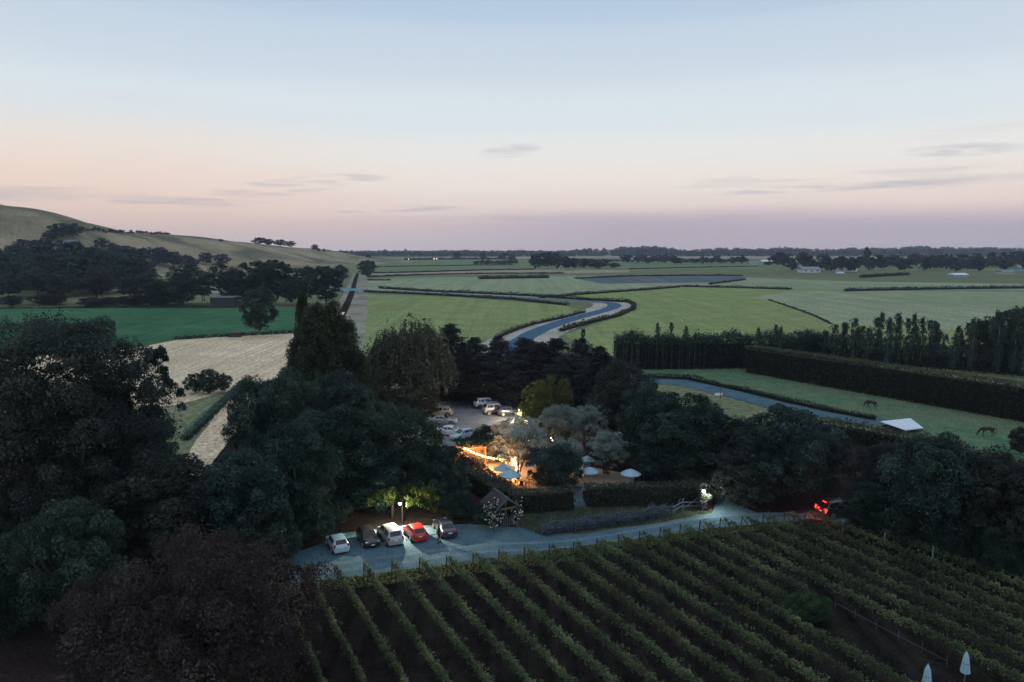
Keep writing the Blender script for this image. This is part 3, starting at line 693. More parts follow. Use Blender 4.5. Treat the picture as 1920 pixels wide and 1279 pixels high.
# --- shelterbelts
sb = thing('shelterbelt', 'tall ragged shelterbelt with bare pale trunks showing, between paddock and fields', 'hedge', (0, 0, 0))
S0, S1 = G(1152, 691), G(1408, 689)
h0 = RY(1200, 632, S0.y).z
hh = hedge('foliage', [S0 + (S1 - S0) * k / 10 for k in range(11)], 3.2, h0, None, None, m='leaf_dark', leaf=.17, dens=46, rag=.5, hvar=.1, core=True, seed=1); hh.parent = sb
S2 = G(1540, 672)
hk = hedge('foliage', [S1 + (S2 - S1) * k / 5 for k in range(6)], 3.0, h0 * .93, None, None, m='leaf_dark', leaf=.17, dens=40, rag=.5, hvar=.14, core=True, seed=2); hk.parent = sb
tm = MB(); tm.tube([(0, 0, 0), (.05, .02, h0 * .45), (0, .05, h0 * .9)], [.16, .12, .05], 6); tmesh = tm.mesh('trunk', M['bark_mid'], True)
for k in range(30):
    q = S0.lerp(S1, k / 45); o = link('trunk', tmesh, sb); o.location = (q.x + random.uniform(-.5, .5), q.y - random.uniform(.9, 1.75), 0); o.rotation_euler = (random.uniform(-.04, .04), random.uniform(-.04, .04), random.uniform(0, 6))
for k in range(34):    # broken top line
    q = S0.lerp(S2, (k + random.random()) / 34 * .98); px = 960 + F * q.x / depth(q)
for px, t in [(1232, 603), (1257, 602), (1284, 609), (1183, 618), (1420, 612), (1452, 606), (1460, 610)]:
    b = G(px, 688); tree('sapling', px, 688, t, 13, 'thin young poplar poking out above the shelterbelt', group='young poplars above the shelterbelt')
for k in range(44):
    u = k / 43; px = 1500 + 420 * u + random.uniform(-6, 6); b = 668 + 32 * u + random.uniform(-6, 14)
    t = 632 - 34 * min(1, max(0, (u - .02) * 3.2)) + (12 if .55 < u < .75 else 0) + random.uniform(-16, 16) - (14 if .86 < u else 0)
    tree('sapling', px, b, t, random.uniform(15, 24), 'slender poplar in the belt behind the long clipped hedge', group='poplars behind the long hedge')
hedge('undergrowth', [G(1500, 668), G(1600, 676), G(1720, 684), G(1840, 694), G(1960, 702)], 9, 4.2, 'rough dark undergrowth beneath the slender poplars', 'undergrowth', m='leaf_brown', leaf=.24, dens=14, rag=.8, hvar=.3, core=True, seed=13)
B0, B1, B2 = G(1404, 697), G(1930, 790), G(2200, 838)
hb = RY(1404, 648, B0.y).z
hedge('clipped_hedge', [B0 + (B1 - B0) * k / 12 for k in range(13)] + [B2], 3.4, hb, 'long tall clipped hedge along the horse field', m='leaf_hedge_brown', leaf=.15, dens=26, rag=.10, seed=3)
R_ = [G(*p) for p in [(1478, 808), (1560, 821), (1640, 836), (1720, 852), (1800, 872), (1900, 900), (2040, 940)]]
hedge('roadside_hedge', R_, 2.6, 2.4, 'low dark hedge between the back lane and the woodland', m='leaf_hedge_brown', leaf=.14, dens=36, rag=.25, hvar=.15, seed=4)
LB = [G(*p) for p in [(1216, 709), (1290, 712), (1400, 736), (1480, 756), (1560, 773), (1640, 788)]]
hedge('lane_hedge', LB, .9, .9, 'thin rough hedge along the far side of the back lane', m='leaf_hedge', leaf=.13, dens=36, rag=.12, hvar=.3, seed=5)
# --- garden hedges
HA = [G(866, 882), G(905, 920), G(952, 953)]
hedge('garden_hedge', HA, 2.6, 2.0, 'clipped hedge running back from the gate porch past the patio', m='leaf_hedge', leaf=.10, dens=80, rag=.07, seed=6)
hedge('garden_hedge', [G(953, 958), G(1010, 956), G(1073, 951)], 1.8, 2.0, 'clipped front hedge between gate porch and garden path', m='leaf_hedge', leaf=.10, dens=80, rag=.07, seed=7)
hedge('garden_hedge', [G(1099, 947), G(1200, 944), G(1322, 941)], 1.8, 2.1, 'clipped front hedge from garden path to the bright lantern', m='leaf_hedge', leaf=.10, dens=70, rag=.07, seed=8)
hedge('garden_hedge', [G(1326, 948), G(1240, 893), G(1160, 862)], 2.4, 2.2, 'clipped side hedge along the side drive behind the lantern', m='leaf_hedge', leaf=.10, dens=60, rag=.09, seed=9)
hedge('track_hedge', [G(348, 826), G(400, 776), (G(448, 727))], 1.0, .7, 'small hedge beside the hay track', m='leaf_mid', leaf=.13, dens=40, rag=.15, seed=10)
WV = [G(-40, 660), G(60, 652), G(120, 640), G(215, 636)]
hedge('field_hedge', WV, 4, 6, 'tall hedge with brown gaps between paddock and hay field', m='leaf_brown', leaf=.2, dens=22, rag=.7, hvar=.4, core=False, seed=11)
hedge('field_hedge', [G(330, 637), G(430, 631), G(560, 624)], 1.2, .8, 'thin dark hedge dividing green paddock and hay field', m='leaf_hedge', leaf=.25, dens=12, rag=.2, core=False, seed=12)
# --- field hedgerows
HR = [([(683, 548), (760, 551), (860, 556), (960, 562), (1062, 573)], 2.6, 2.2, 'dark hedgerow along the near side of the straight lane'),
      ([(712, 541), (800, 547), (900, 551), (1000, 556), (1100, 563), (1178, 567)], 3.0, 2.6, 'dark hedgerow along the far side of the straight lane'),
      ([(1178, 567), (1189, 573), (1187, 581), (1160, 593), (1110, 605), (1052, 622)], 2.6, 2.4, 'hedgerow round the outside of the lane bend'),
      ([(934, 634), (965, 620), (1000, 609), (1050, 598), (1096, 586)], 2.6, 2.2, 'hedgerow on the inside of the winding lane'),
      ([(1014, 559), (1100, 552), (1200, 545), (1274, 539)], 3, 2.6, 'hedgerow running away from the lane bend'),
      ([(1280, 538), (1380, 540), (1482, 543.5)], 3, 2.4, 'level hedgerow across the middle of the wide field'),
      ([(1331, 533.5), (1395, 525.5)], 2.5, 2, 'short hedgerow by the ploughed field'),
      ([(898, 523.5), (960, 522.5), (1028, 521.5)], 6, 4.5, 'row of rounded shrubs alone in the field'),
      ([(1080, 523), (1180, 518.7), (1300, 517), (1390, 517.5)], 3, 2.2, 'thin hedgerow behind the ploughed field'),
      ([(690, 519.5), (780, 516.5), (900, 514), (1055, 513)], 3, 2.4, 'hedgerow along the strip of stubble'),
      ([(703, 513), (800, 510.5), (920, 507), (1000, 506)], 4, 2.4, 'far hedgerow below the dark clump of trees'),
      ([(690, 526), (732, 526)], 3, 2, 'short hedgerow beside the ditch'),
      ([(1585, 546.5), (1700, 544), (1800, 542.5), (1925, 541)], 4, 3.2, 'long dark hedgerow across the eastern field'),
      ([(1442, 563), (1490, 579), (1530, 594), (1558, 608)], 1.5, .8, 'faint ditch line slanting across the grazing field'),
      ([(1616, 521), (1660, 518), (1702, 516)], 6, 4, 'clump of hedge in front of the farm houses'),
      ([(700, 501), (820, 499), (960, 497)], 4, 2, 'distant hedge line in the green fields'),
      ([(1180, 505), (1300, 502), (1420, 500)], 4, 2, 'distant hedge line beyond the ploughed field'),
      ([(610, 492), (672, 491)], 10, 6, 'long dark hedge at the foot of the hill'),
      ([(0, 579), (150, 577.5), (300, 577), (440, 577)], 1.5, 1, 'thin hedge along the wood edge of the green paddock'),
      ([(760, 487.5), (870, 486.5), (960, 486)], 6, 6, 'far dark windbreak below the horizon woods'), ([(1050, 489), (1200, 490.5)], 6, 5, 'far windbreak behind the clump of trees')]
for i, (pp, w, h, l) in enumerate(HR):
    P = [G(*p) for p in pp]; far = P[0].length
    w, h = w * .6, h * .52
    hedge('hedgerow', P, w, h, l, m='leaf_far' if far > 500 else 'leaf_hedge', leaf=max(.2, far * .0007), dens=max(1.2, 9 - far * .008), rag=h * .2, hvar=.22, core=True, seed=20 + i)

# ------------------------------------------------------------------ woods to the west, hillside and far trees
rng = random.Random(3)
def wood(n, x0, x1, b0, b1, t0, t1, w0, w1, label, group, kinds=('mid',), m=None, bush=False):
    for k in range(n):
        px = x0 + (x1 - x0) * (k + rng.random() * .9) / n; b = rng.uniform(b0, b1); t = rng.uniform(t0, t1)
        tree(rng.choice(kinds), px, b, t, rng.uniform(w0, w1), label, group=group, m=m, cat='bush' if bush else 'tree', name='shrub' if bush else None)
wood(11, -60, 330, 568, 577, 496, 520, 46, 74, 'tall gum with bare trunk in the wood beyond the green paddock', 'gums along the paddock', ('midgum',), 'leaf_brown')
wood(9, -40, 250, 548, 562, 478, 500, 60, 95, 'dark tree in the thick wood behind the paddock gums', 'dark trees of the west wood', ('mid',), 'leaf_dark')
wood(10, -60, 230, 535, 552, 462, 482, 60, 100, 'tall dark tree rising at the back of the west wood', 'tall trees at the back of the west wood', ('mid',), 'leaf_dark')
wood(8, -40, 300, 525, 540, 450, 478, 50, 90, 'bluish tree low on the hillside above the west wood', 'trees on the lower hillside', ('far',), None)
wood(5, 330, 420, 562, 576, 490, 515, 44, 62, 'gum tree beside the house with the lit window', 'gums by the lit house', ('midgum',), 'leaf_dark')
wood(7, 10, 320, 571, 577, 550, 560, 40, 80, 'rounded dark bush on the edge of the green paddock', 'bushes along the paddock', ('low',), 'leaf_brown', True)
for px, b, t, w, l in [(440, 572, 500, 56, 'dark tree behind the lone round tree, by the dark shed'), (478, 570, 487, 78, 'tall dark tree behind the lone round tree'), (520, 572, 485, 66, 'tallest dark tree of the group by the track to the ditch'),
                       (572, 572, 498, 56, 'dark tree at the near end of the ditch trees'), (612, 575, 497, 66, 'big dark tree beside the ditch water'), (640, 532, 496, 30, 'small tree standing on the ditch bank'),
                       (688, 522, 487, 36, 'rounded tree across the ditch from the others'), (290, 576, 528, 50, 'dark bushy tree between the shed and the bare trunked gums'), (340, 575, 520, 56, 'bushy dark tree between gums and shed'),
                       (545, 574, 520, 40, 'lower dark tree between the ditch and the lone round tree')]:
    tree('egg' if px > 500 else 'broad', px, b, t, w * 1.05, l, m='leaf_dark')
def htree(px, py, h_px, w_px, label, group=None, kind='far', m=None):
    p = hit(px, py); p.z = max(0, hill(p.x, p.y)) - .3
    T, me, tr = PROTO[kind][rng.randrange(len(PROTO[kind]))]
    o = thing('tree', label, 'tree', p, rng.uniform(0, 6.28), group); s = depth(p) / F
    o.scale = (w_px / 2 * s, w_px / 2 * s, h_px * s / T); c = link('crown', me, o); link('trunk', tr, o)
    if m: setmat(c, M[m])
htree(118, 446, 26, 46, 'big dark tree above the lit house on the hill'); htree(100, 452, 20, 34, 'dark tree beside the big one above the lit house'); htree(136, 447, 27, 32, 'upright tree at the uphill end of the lit house')
for k in range(26):
    px = 156 + 160 * (k / 25) ** .9 + rng.uniform(-2, 2); hy = np.interp(px, [120, 200, 330], [426.5, 435.5, 439.5])
    htree(px, hy + 1.5, rng.uniform(4, 9) * (1.15 - k / 50), rng.uniform(6, 10), 'small tree in the broken row along the hill crest', 'trees along the hill crest')
for px, hy, h, w, l in [(487, 460, 15, 30, 'wide dark tree in the clump on the far ridge'), (503, 461, 13, 24, 'second wide tree in the clump on the far ridge'), (527, 463, 14, 26, 'rounded tree past the ridge clump'), (545, 464, 12, 20, 'windswept tree at the end of the ridge clump'),
                        (590, 470, 12, 13, 'lone small tree low on the ridge'), (597, 472, 7, 8, 'tiny tree beside the lone ridge tree'), (608, 473, 7, 6, 'last tiny tree where the ridge meets the plain'), (414, 453, 5, 10, 'scrubby bush on the bare ridge')]:
    htree(px, hy, h, w, l)
wood_h = [(40 + 26 * k + rng.uniform(-8, 8), 470 + 6 * rng.random() + k * .6, rng.uniform(18, 26), rng.uniform(26, 44)) for k in range(5)] + [(190 + 22 * k + rng.uniform(-6, 6), 468 + k * 4.2, rng.uniform(14, 22), rng.uniform(22, 34)) for k in range(9)]
for a in wood_h: htree(*a, 'bluish tree in the shelter planting on the hillside', 'trees on the hillside')
for px, py, h, w, l in [(300, 500, 36, 48, 'blue green tree at the foot of the hill'), (325, 502, 30, 44, 'rounded blue green tree at the foot of the hill'), (388, 497, 24, 32, 'round dark tree standing alone below the hill'), (418, 498, 22, 30, 'second round dark tree below the hill')]:
    htree(px, py, h, w, l)
# clump in the plain and scattered far trees
for k in range(16):
    px = 998 + 148 * k / 15 + rng.uniform(-4, 4)
    tree('far', px, 504 + rng.uniform(-2, 3), np.interp(px, [990, 1010, 1035, 1070, 1110, 1148], [486, 470, 473, 481, 484, 488]) + rng.uniform(-2, 5), rng.uniform(18, 28), 'dark tree in the clump standing on the plain', group='clump of trees on the plain')
for k in range(12): tree('far', 895 + 74 * k / 11 + rng.uniform(-2, 2), 497 + rng.uniform(-1, 1), rng.uniform(486, 491), rng.uniform(8, 13), 'small tree in the row before the dark clump', group='row of small trees on the plain')
for px, b, t, w in [(858, 488, 471, 18), (905, 489, 474, 16), (945, 489, 474, 18), (960, 490, 478, 16), (690, 492, 476, 12)]: tree('far', px, b, t, w, 'single dark tree rising above the far windbreak', group='single trees on the far plain')
for k in range(26):
    px = 1170 + 230 * k / 25 + rng.uniform(-3, 3)
    tree('far', px, 494 + rng.uniform(-1, 2), rng.uniform(477, 488), rng.uniform(12, 22), 'tree in the line beyond the ploughed field', group='tree line beyond the ploughed field')
for k in range(64):
    px = 1460 + 480 * k / 63 + rng.uniform(-6, 6); b = rng.uniform(498, 511)
    tree('far', px, b, b - rng.uniform(14, 30), rng.uniform(18, 34), 'dark tree among the farm houses on the plain', group='trees round the far farm houses')
tree('far', 1624, 500, 464, 15, 'tall narrow tree rising above the farm house trees')
tree('far', 1440, 499, 490, 20, 'dark clump beside the orange light on the plain')
def far_woods():
    r = np.random.default_rng(5); C, R = [], []
    for k in range(2600):
        px = r.uniform(-300, 2250); layer = r.integers(0, 3); Y = [2700, 3300, 4000][layer] * r.uniform(.93, 1.07)
        top = np.interp(px, [-300, 620, 700, 760, 860, 1000, 1150, 1165, 1255, 1270, 1400, 1600, 1800, 2250], [473, 470, 470, 472, 470, 469, 467.5, 462, 462, 466, 466, 464.5, 463.5, 462.5]) + r.uniform(0, 3.5) + (2 - layer) * 2.2 + 1.2 * math.sin(px * .05) + 1.2 * math.sin(px * .021)
        p = RY(px, top, Y); rr = r.uniform(9, 17)
        z = max(2, p.z - rr * .8)
        while z > -2:
            C.append((p.x + r.normal(0, 5), Y + r.normal(0, 8), z)); R.append(rr); z -= rr * 1.1
    P, Nn, ti = fill_clumps(r, np.array(C), np.array(R), 30, squash=.9)
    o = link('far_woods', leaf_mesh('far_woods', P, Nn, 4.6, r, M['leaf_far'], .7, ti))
    tag(o, 'continuous band of blue grey woods along the whole horizon', 'woods', kind='stuff')
far_woods()

# ------------------------------------------------------------------ vineyard
DV = Vector((-math.sin(ROW_A), math.cos(ROW_A), 0)); DU = Vector((math.cos(ROW_A), math.sin(ROW_A), 0))
ends = [G(*p) for p in [(380, 1100), (500, 1092), (560, 1086), (700, 1077), (900, 1056), (1100, 1033), (1330, 992), (1520, 975), (1590, 988), (1658, 1012), (1750, 1044), (1852, 1076), (2050, 1150), (2300, 1240)]]
eu = [p.dot(DU) for p in ends]; ev = [p.dot(DV) for p in ends]
def row_mesh(L, seed):
    r = np.random.default_rng(200 + seed); nv = int(L / .36)
    C, R = [], []
    for k in range(nv):
        y = -(k + r.uniform(.1, .9)) * .36
        g = .86 + .22 * math.sin(k * .29 + seed) * math.sin(k * .083 + seed * 2)
        for j in range(5):
            C.append((r.normal(0, .075), y + r.normal(0, .2), r.uniform(.62, 1.36) * (.8 + .2 * g))); R.append(r.uniform(.085, .155) * g)
        if r.random() < .3: C.append((r.normal(0, .12), y, r.uniform(1.3, 1.6))); R.append(r.uniform(.10, .18))
    P, Nn, ti = fill_clumps(r, np.array(C), np.array(R), 11, up=1.0)
    n = int(L * 330); y = -r.uniform(0, L, n); g = .85 + .25 * np.sin(y * 1.1 + seed) * np.sin(y * .37 + 2 * seed)
    zt = 1.28 * (.86 + .14 * g) + .10 * np.sin(y * 5.3 + seed) + .07 * np.sin(y * 11.7)
    z = zt - np.abs(r.normal(0, .26, n)); z = np.where(r.uniform(0, 1, n) < .03, zt + r.uniform(0, .3, n), z)
    P2 = np.stack([r.normal(0, .072, n) * g + .05 * np.sin(y * .8 + seed), y, np.maximum(.3, z)], 1)
    N2 = r.normal(size=(n, 3)) * .6; N2[:, 2] += .8; N2[:, 0] += np.sign(P2[:, 0]) * .3
    P = np.concatenate([P, P2]); Nn = np.concatenate([Nn, N2]); ti = np.concatenate([ti, np.full(n, .35)])
    ti = np.clip(ti + .28 * np.sin(P[:, 1] * .9 + seed) * np.sin(P[:, 1] * .31 + 2 * seed), 0, 1)
    fo = leaf_mesh('foliage', P, Nn, .046, r, M['leaf_vine'], .7, ti)
    mb = MB()
    for k in range(int(L / 1.5)):
        y = -.8 - k * 1.5; mb.tube([(r.normal(0, .03), y, 0), (r.normal(0, .05), y + .05, .5), (r.normal(0, .05), y, 1.0)], [.045, .035, .03], 5)
    return fo, mb.mesh('vine_stems', M['bark'], True)
ROWS = [row_mesh(46, s) for s in range(4)]; SHORT = [row_mesh(9, 10), row_mesh(10, 11)]
post = MB().tube([(0, 0, -.1), (0, 0, 1.6)], [.04, .035], 6).mesh('post', M['bark'], True)
epost = MB().tube([(0, .1, -.1), (0, 0, 1.1)], [.06, .055], 8).bar((0, -.05, .95), (0, -1.3, .05), .06).mesh('end_post', M['bark'])
u0 = G(572, 1085).dot(DU); SP_ = 2.25
ORD = ['first', 'second', 'third', 'fourth', 'fifth', 'sixth', 'seventh', 'eighth', 'ninth', 'tenth', 'eleventh', 'twelfth', 'thirteenth', 'fourteenth', 'fifteenth', 'sixteenth', 'seventeenth', 'eighteenth', 'nineteenth', 'twentieth']
gap_u = G(1512, 1150).dot(DU); gap_v = G(1512, 1140).dot(DV)
rowi = 0
for k in range(-1, 30):
    u = u0 + k * SP_; v = float(np.interp(u, eu, ev)) - .6
    p = DU * u + DV * v
    gap = abs(u - gap_u) < SP_ * 1.05
    if gap:
        L = v - gap_v - .6
        fo, stm = row_mesh(max(2.5, L), 30 + k); Lp = L
    else:
        fo, stm = ROWS[rowi % 4]; Lp = 46
    lab = (f'leafy vine row, {ORD[rowi]} along the gravel road from the reddish bush' if rowi < 16 else f'leafy vine row, {ORD[min(19, rowi - 16)]} past the road fork counting toward the vineyard corner')
    if gap: lab = 'shortened vine row ending at the green bush, ' + ORD[rowi]+' along the road'
    o = thing('vine_row', lab, 'vine row', p, ROW_A, 'rows of vines'); rowi += 1
    link('foliage', fo, o); link('vine_stems', stm, o)['kind'] = 'stuff'
    link('end_post', epost, o).location = (0, .45, 0)
    for j in range(1, int(min(Lp, 30) / 6) + 1):
        link('post', post, o).location = (0, -j * 6, 0)
cb = thing('shrub', 'bright green rounded bush at the end of the shortened vine rows', 'bush', G(1512, 1163))
s = 1 / F * depth(G(1512, 1163)) * 50
cb.scale = (s, s * .8, s * .75); link('foliage', PROTO['low'][0][1], cb); link('trunk', PROTO['low'][0][2], cb); setmat(cb.children[0], M['leaf_bright'])
pw = MB(); a, b = G(1566, 1140), G(1775, 1250)
pw.tube([a + Vector((0, 0, .4)), a.lerp(b, .5) + Vector((0, 0, .36)), b + Vector((0, 0, .4))], .018, 5)
ir = pw.obj('irrigation_pipe', M['timber_grey']); tag(ir, 'thin pale irrigation pipe along the bare gap in the vineyard', 'pipe')
for k in range(6): q = a.lerp(b, k / 5); link('stake', MB().tube([(0, 0, 0), (0, 0, .7)], .025, 5).mesh('stake', M['timber_grey']), ir).location = q
# rough grass
def tufts(name, poly_px, n, h, m, label, seed):
    r = np.random.default_rng(seed); P = [G(*p) for p in poly_px]; tri = [(P[0], P[i], P[i + 1]) for i in range(1, len(P) - 1)]
    ar = np.array([abs((t[1] - t[0]).cross(t[2] - t[0]).z) for t in tri]); ix = r.choice(len(tri), n, p=ar / ar.sum())
    A = np.array([[list(v) for v in tri[i]] for i in ix]); w = r.dirichlet((1, 1, 1), n); c = np.einsum('nij,ni->nj', A, w); c[:, 2] = h * .4
    q = r.normal(size=(n, 3)); q[:, 2] *= .25
    o = link(name, leaf_mesh(name, c, q, h, r, M[m], .3)); tag(o, label, 'grass', kind='stuff')
tufts('rough_grass', [(540, 1098), (700, 1082), (900, 1058), (1100, 1036), (1330, 993), (1500, 976), (1510, 985), (1330, 1003), (1100, 1050), (900, 1075), (700, 1100), (545, 1115)], 9000, .13, 'leaf_vine', 'rough grass along the vineyard headland', 1)
tufts('lawn_grass', [(975, 990), (1010, 1003), (1200, 986), (1335, 962), (1330, 948), (1100, 952), (960, 962)], 14000, .07, 'leaf_mid', 'dry lawn grass in front of the clipped hedge', 2)
tufts('vineyard_weeds', [(560, 1100), (900, 1070), (1330, 1000), (1520, 985), (1852, 1085), (2200, 1250), (2100, 1500), (700, 1500)], 30000, .055, 'leaf_dark', 'low weeds between the vine rows', 3)

# ------------------------------------------------------------------ cars
PAINT = {}
def paint(name, c, metal=.0):
    if name not in PAINT:
        m = plain('paint_' + name, c, .28, metal, .5, .06, 1.5)
        m.node_tree.nodes['Principled BSDF'].inputs['Coat Weight'].default_value = .5
        PAINT[name] = m
    return PAINT[name]
# name: length, width, sill, hood z, belt z, roof z, cowl x, roof front x, roof rear x, tail base x, deck z (x from the middle, nose +)
CAR = dict(hatch=(3.85, 1.70, .24, .92, 1.00, 1.50, .95, .28, -1.35, -1.78, .98),
           wagon=(4.70, 1.78, .24, .92, .98, 1.50, 1.10, .35, -1.85, -2.22, 1.00),
           mpv=(4.55, 1.80, .26, 1.02, 1.05, 1.68, 1.35, .55, -1.85, -2.16, 1.05),
           suv=(4.65, 1.86, .36, 1.08, 1.14, 1.72, 1.05, .35, -1.75, -2.18, 1.12),
           sedan=(4.60, 1.78, .24, .90, .96, 1.42, .95, .25, -1.00, -1.62, 1.02))
CS = .88
def car(kind, px, py, heading, pname, label, group=None, rails=False, lit=False, roofm=None, mirror=True, pos=None):
    L, W, zs, zh, zb, zr, xc, xf, xr, xt, zd = CAR[kind]; hw = W / 2; pm = PAINT[pname]
    p = pos or G(px, py)
    o = thing('parked_car', label, 'car', p, math.atan2(heading[1], heading[0]), group); o.scale = (CS, CS, CS)
    # rings from nose to tail: x, sill, belt, top, half width at belt, at top
    xm = (xf + xr) / 2
    rings = [(L / 2, zs + .18, .58, .64, hw * .70, hw * .62), (L / 2 - .14, zs + .04, .68, .76, hw * .90, hw * .78), (L / 2 - .5, zs, zh - .12, zh - .03, hw * .97, hw * .82),
             (xc, zs, zb - .05, zh + .02, hw, hw * .82), (xf, zs, zb, zr - .05, hw, hw * .70), (xm, zs, zb, zr, hw, hw * .72), (xr, zs, zb, zr - .06, hw * .99, hw * .69),
             (xt, zs + .02, zd - .08, zd, hw * .96, hw * .80), (-L / 2 + .08, zs + .06, min(.88, zd - .1), zd - .04, hw * .93, hw * .78), (-L / 2, zs + .14, .60, .80, hw * .86, hw * .74)]
    mb = MB(); prof = []
    for x, s_, b_, t_, wb, wt in rings:
        half = [(wb * .90, s_), (wb * .99, s_ + (b_ - s_) * .35), (wb, s_ + (b_ - s_) * .72), (wb * .965, b_), (wt, t_)]
        pts = [(x, y, z) for y, z in half] + [(x, -y, z) for y, z in reversed(half)]
        mb.v += pts; prof.append([Vector(q) for q in pts])
    nP = 10
    for i in range(len(rings) - 1):
        for k in range(nP):
            a = i * nP + k; b = i * nP + (k + 1) % nP
            mb.f.append((a, a + nP, b + nP, b))
    mb.f.append(tuple(range(nP))); mb.f.append(tuple(reversed(range((len(rings) - 1) * nP, len(rings) * nP))))
    body = mb.obj('body', pm, o, True)
    bv = body.modifiers.new('b', 'BEVEL'); bv.width = .035; bv.segments = 2; bv.limit_method = 'ANGLE'; bv.angle_limit = rad(24)
    def pane(nm, q, u0_, u1_, v0_, v1_, m='glass'):
        a, b, c, d = q
        def at(u, v): return a.lerp(b, u).lerp(d.lerp(c, u), v)
        n = (at(.5, 0) - at(.5, 1)).cross(at(0, .5) - at(1, .5)).normalized()
        ctr = (a + b + c + d) / 4
        if n.dot(ctr - Vector((0, 0, .8))) < 0: n = -n
        P = [at(u0_, v0_), at(u1_, v0_), at(u1_, v1_), at(u0_, v1_)]
        mm = MB(); mm.add([q_ + n * .012 for q_ in P] + [q_ - n * .01 for q_ in P], [(0, 1, 2, 3), (7, 6, 5, 4), (0, 4, 5, 1), (1, 5, 6, 2), (2, 6, 7, 3), (3, 7, 4, 0)])
        mm.obj(nm, M[m], o)
    R4 = prof
    pane('windscreen', (R4[3][4], R4[3][5], R4[4][5], R4[4][4]), .05, .95, .08, .93)
    pane('rear_window', (R4[7][4], R4[7][5], R4[6][5], R4[6][4]), .08, .92, .16 if kind != 'sedan' else .05, .90)
    for s in (0, 1):
        bi, ti = (3, 4) if s == 0 else (6, 5)
        pane('side_window', (R4[4][bi], R4[5][bi], R4[5][ti], R4[4][ti]), .02, .95, .10, .86)
        pane('side_window', (R4[5][bi], R4[6][bi], R4[6][ti], R4[5][ti]), .05, .62, .10, .86)
        pane('side_window', (R4[5][bi], R4[6][bi], R4[6][ti], R4[5][ti]), .68, .97, .14, .84)
        pane('quarter_window', (R4[3][bi], R4[4][bi], R4[4][ti], R4[3][ti]), .38, .95, .12, .84)
    if roofm:
        mm = MB(); mm.box(((xf + xr) / 2, 0, zr + .01), (xf - xr - .1, W * .66, .03)); mm.obj('roof_panel', roofm, o)
    # lamps, bumpers, plates
    for s in (-1, 1):
        MB().box((L / 2 - .16, s * hw * .68, .70), (.16, hw * .36, .13), Matrix.Rotation(-s * .35, 3, 'Z')).obj('headlight', M['lens'], o)
        hgt = .34 if kind in ('mpv', 'suv', 'wagon', 'hatch') else .16
        MB().box((-L / 2 + .10, s * hw * .80, .92 - .02), (.14, hw * .20, hgt), Matrix.Rotation(s * .3, 3, 'Z')).obj('tail_light', M['tail_lit' if lit else 'tail'], o)
        if mirror: MB().box((xc - .22, s * (hw + .08), zb + .06), (.10, .18, .13)).obj('wing_mirror', pm, o)
    MB().box((L / 2 - .03, 0, .42), (.10, W * .74, .22)).obj('front_bumper', M['black'] if kind == 'suv' else pm, o)
    MB().box((L / 2 - .06, 0, .60), (.10, W * .46, .10)).obj('grille', M['black'], o)
    MB().box((-L / 2 + .02, 0, .42), (.12, W * .82, .22)).obj('rear_bumper', M['black'] if kind == 'suv' else pm, o)
    MB().box((-L / 2 - .012, 0, .74), (.02, .40, .12)).obj('number_plate', M['plate'], o)
    MB().box((L / 2 + .03, 0, .44), (.02, .40, .11)).obj('number_plate', M['plate'], o)
    if lit: MB().box((xr - .12, 0, zr - .12), (.08, .5, .05)).obj('brake_light', M['tail_lit'], o)
    rw = .32 if kind != 'suv' else .37
    for x in (L / 2 - .82, -L / 2 + .80):
        for s in (-1, 1):
            y = s * (hw - .10)
            MB().tube([(x, y - .09, rw + .02), (x, y + .115 * 1, rw + .02)] if s > 0 else [(x, y + .09, rw + .02), (x, y - .115, rw + .02)], [rw + .055] * 2, 16).obj('wheel_arch', M['black'], o)
            w = MB().tube([(x, y - .10, rw), (x, y - .06, rw), (x, y + .10, rw), (x, y + .13, rw)] if s > 0 else [(x, y + .10, rw), (x, y + .06, rw), (x, y - .10, rw), (x, y - .13, rw)], [rw * .93, rw, rw, rw * .92], 18).obj('wheel', M['rubber'], o, True)
            r_ = MB(); yo = y + s * .137
            for k in range(5):
                a = k * 2 * math.pi / 5; r_.bar((x, yo, rw), (x + math.cos(a) * rw * .62, yo, rw + math.sin(a) * rw * .62), .07, .02)
            r_.tube([(x, yo - s * .004, rw), (x, yo + s * .012, rw)], [rw * .16] * 2, 10)
            for k in range(14):
                a, b = k * 2 * math.pi / 14, (k + 1) * 2 * math.pi / 14
                r_.bar((x + math.cos(a) * rw * .64, yo, rw + math.sin(a) * rw * .64), (x + math.cos(b) * rw * .64, yo, rw + math.sin(b) * rw * .64), .03, .05)
            r_.obj('rim', M['rim'], w)
    if rails:
        for s in (-1, 1): MB().tube([(xf - .1, s * W * .33, zr - .02), (xf - .3, s * W * .33, zr + .06), (xr + .2, s * W * .33, zr + .05), (xr + .05, s * W * .33, zr - .04)], .02, 6).obj('roof_rail', M['metal'], o)
    return o
paint('white', (.72, .76, .80)); paint('black', (.018, .019, .022)); paint('silver', (.34, .36, .38), .2); paint('red', (.42, .022, .018)); paint('dark_blue', (.025, .045, .09))
paint('gold', (.42, .36, .30), .3); paint('navy', (.02, .03, .05)); paint('grey_blue', (.42, .52, .60), .2)
hd = (DV.x, DV.y); hr = (-DV.x, -DV.y)
gA = 'cars parked along the gravel road'; gB = 'cars in the rear car park'
paint('ice', (.34, .49, .60))
car('hatch', 633, 1028, hd, 'ice', 'white hatchback at the end of the roadside row, tail toward the vines', gA)
car('hatch', 690, 1017, hr, 'black', 'black car parked nose out between the white hatchback and the silver people carrier', gA)
car('mpv', 731, 1012, hd, 'silver', 'silver people carrier beside the red hatchback, its roof lit by the lamp', gA)
car('hatch', 778, 1007, hd, 'red', 'red hatchback parked under the lamp lit tree', gA)
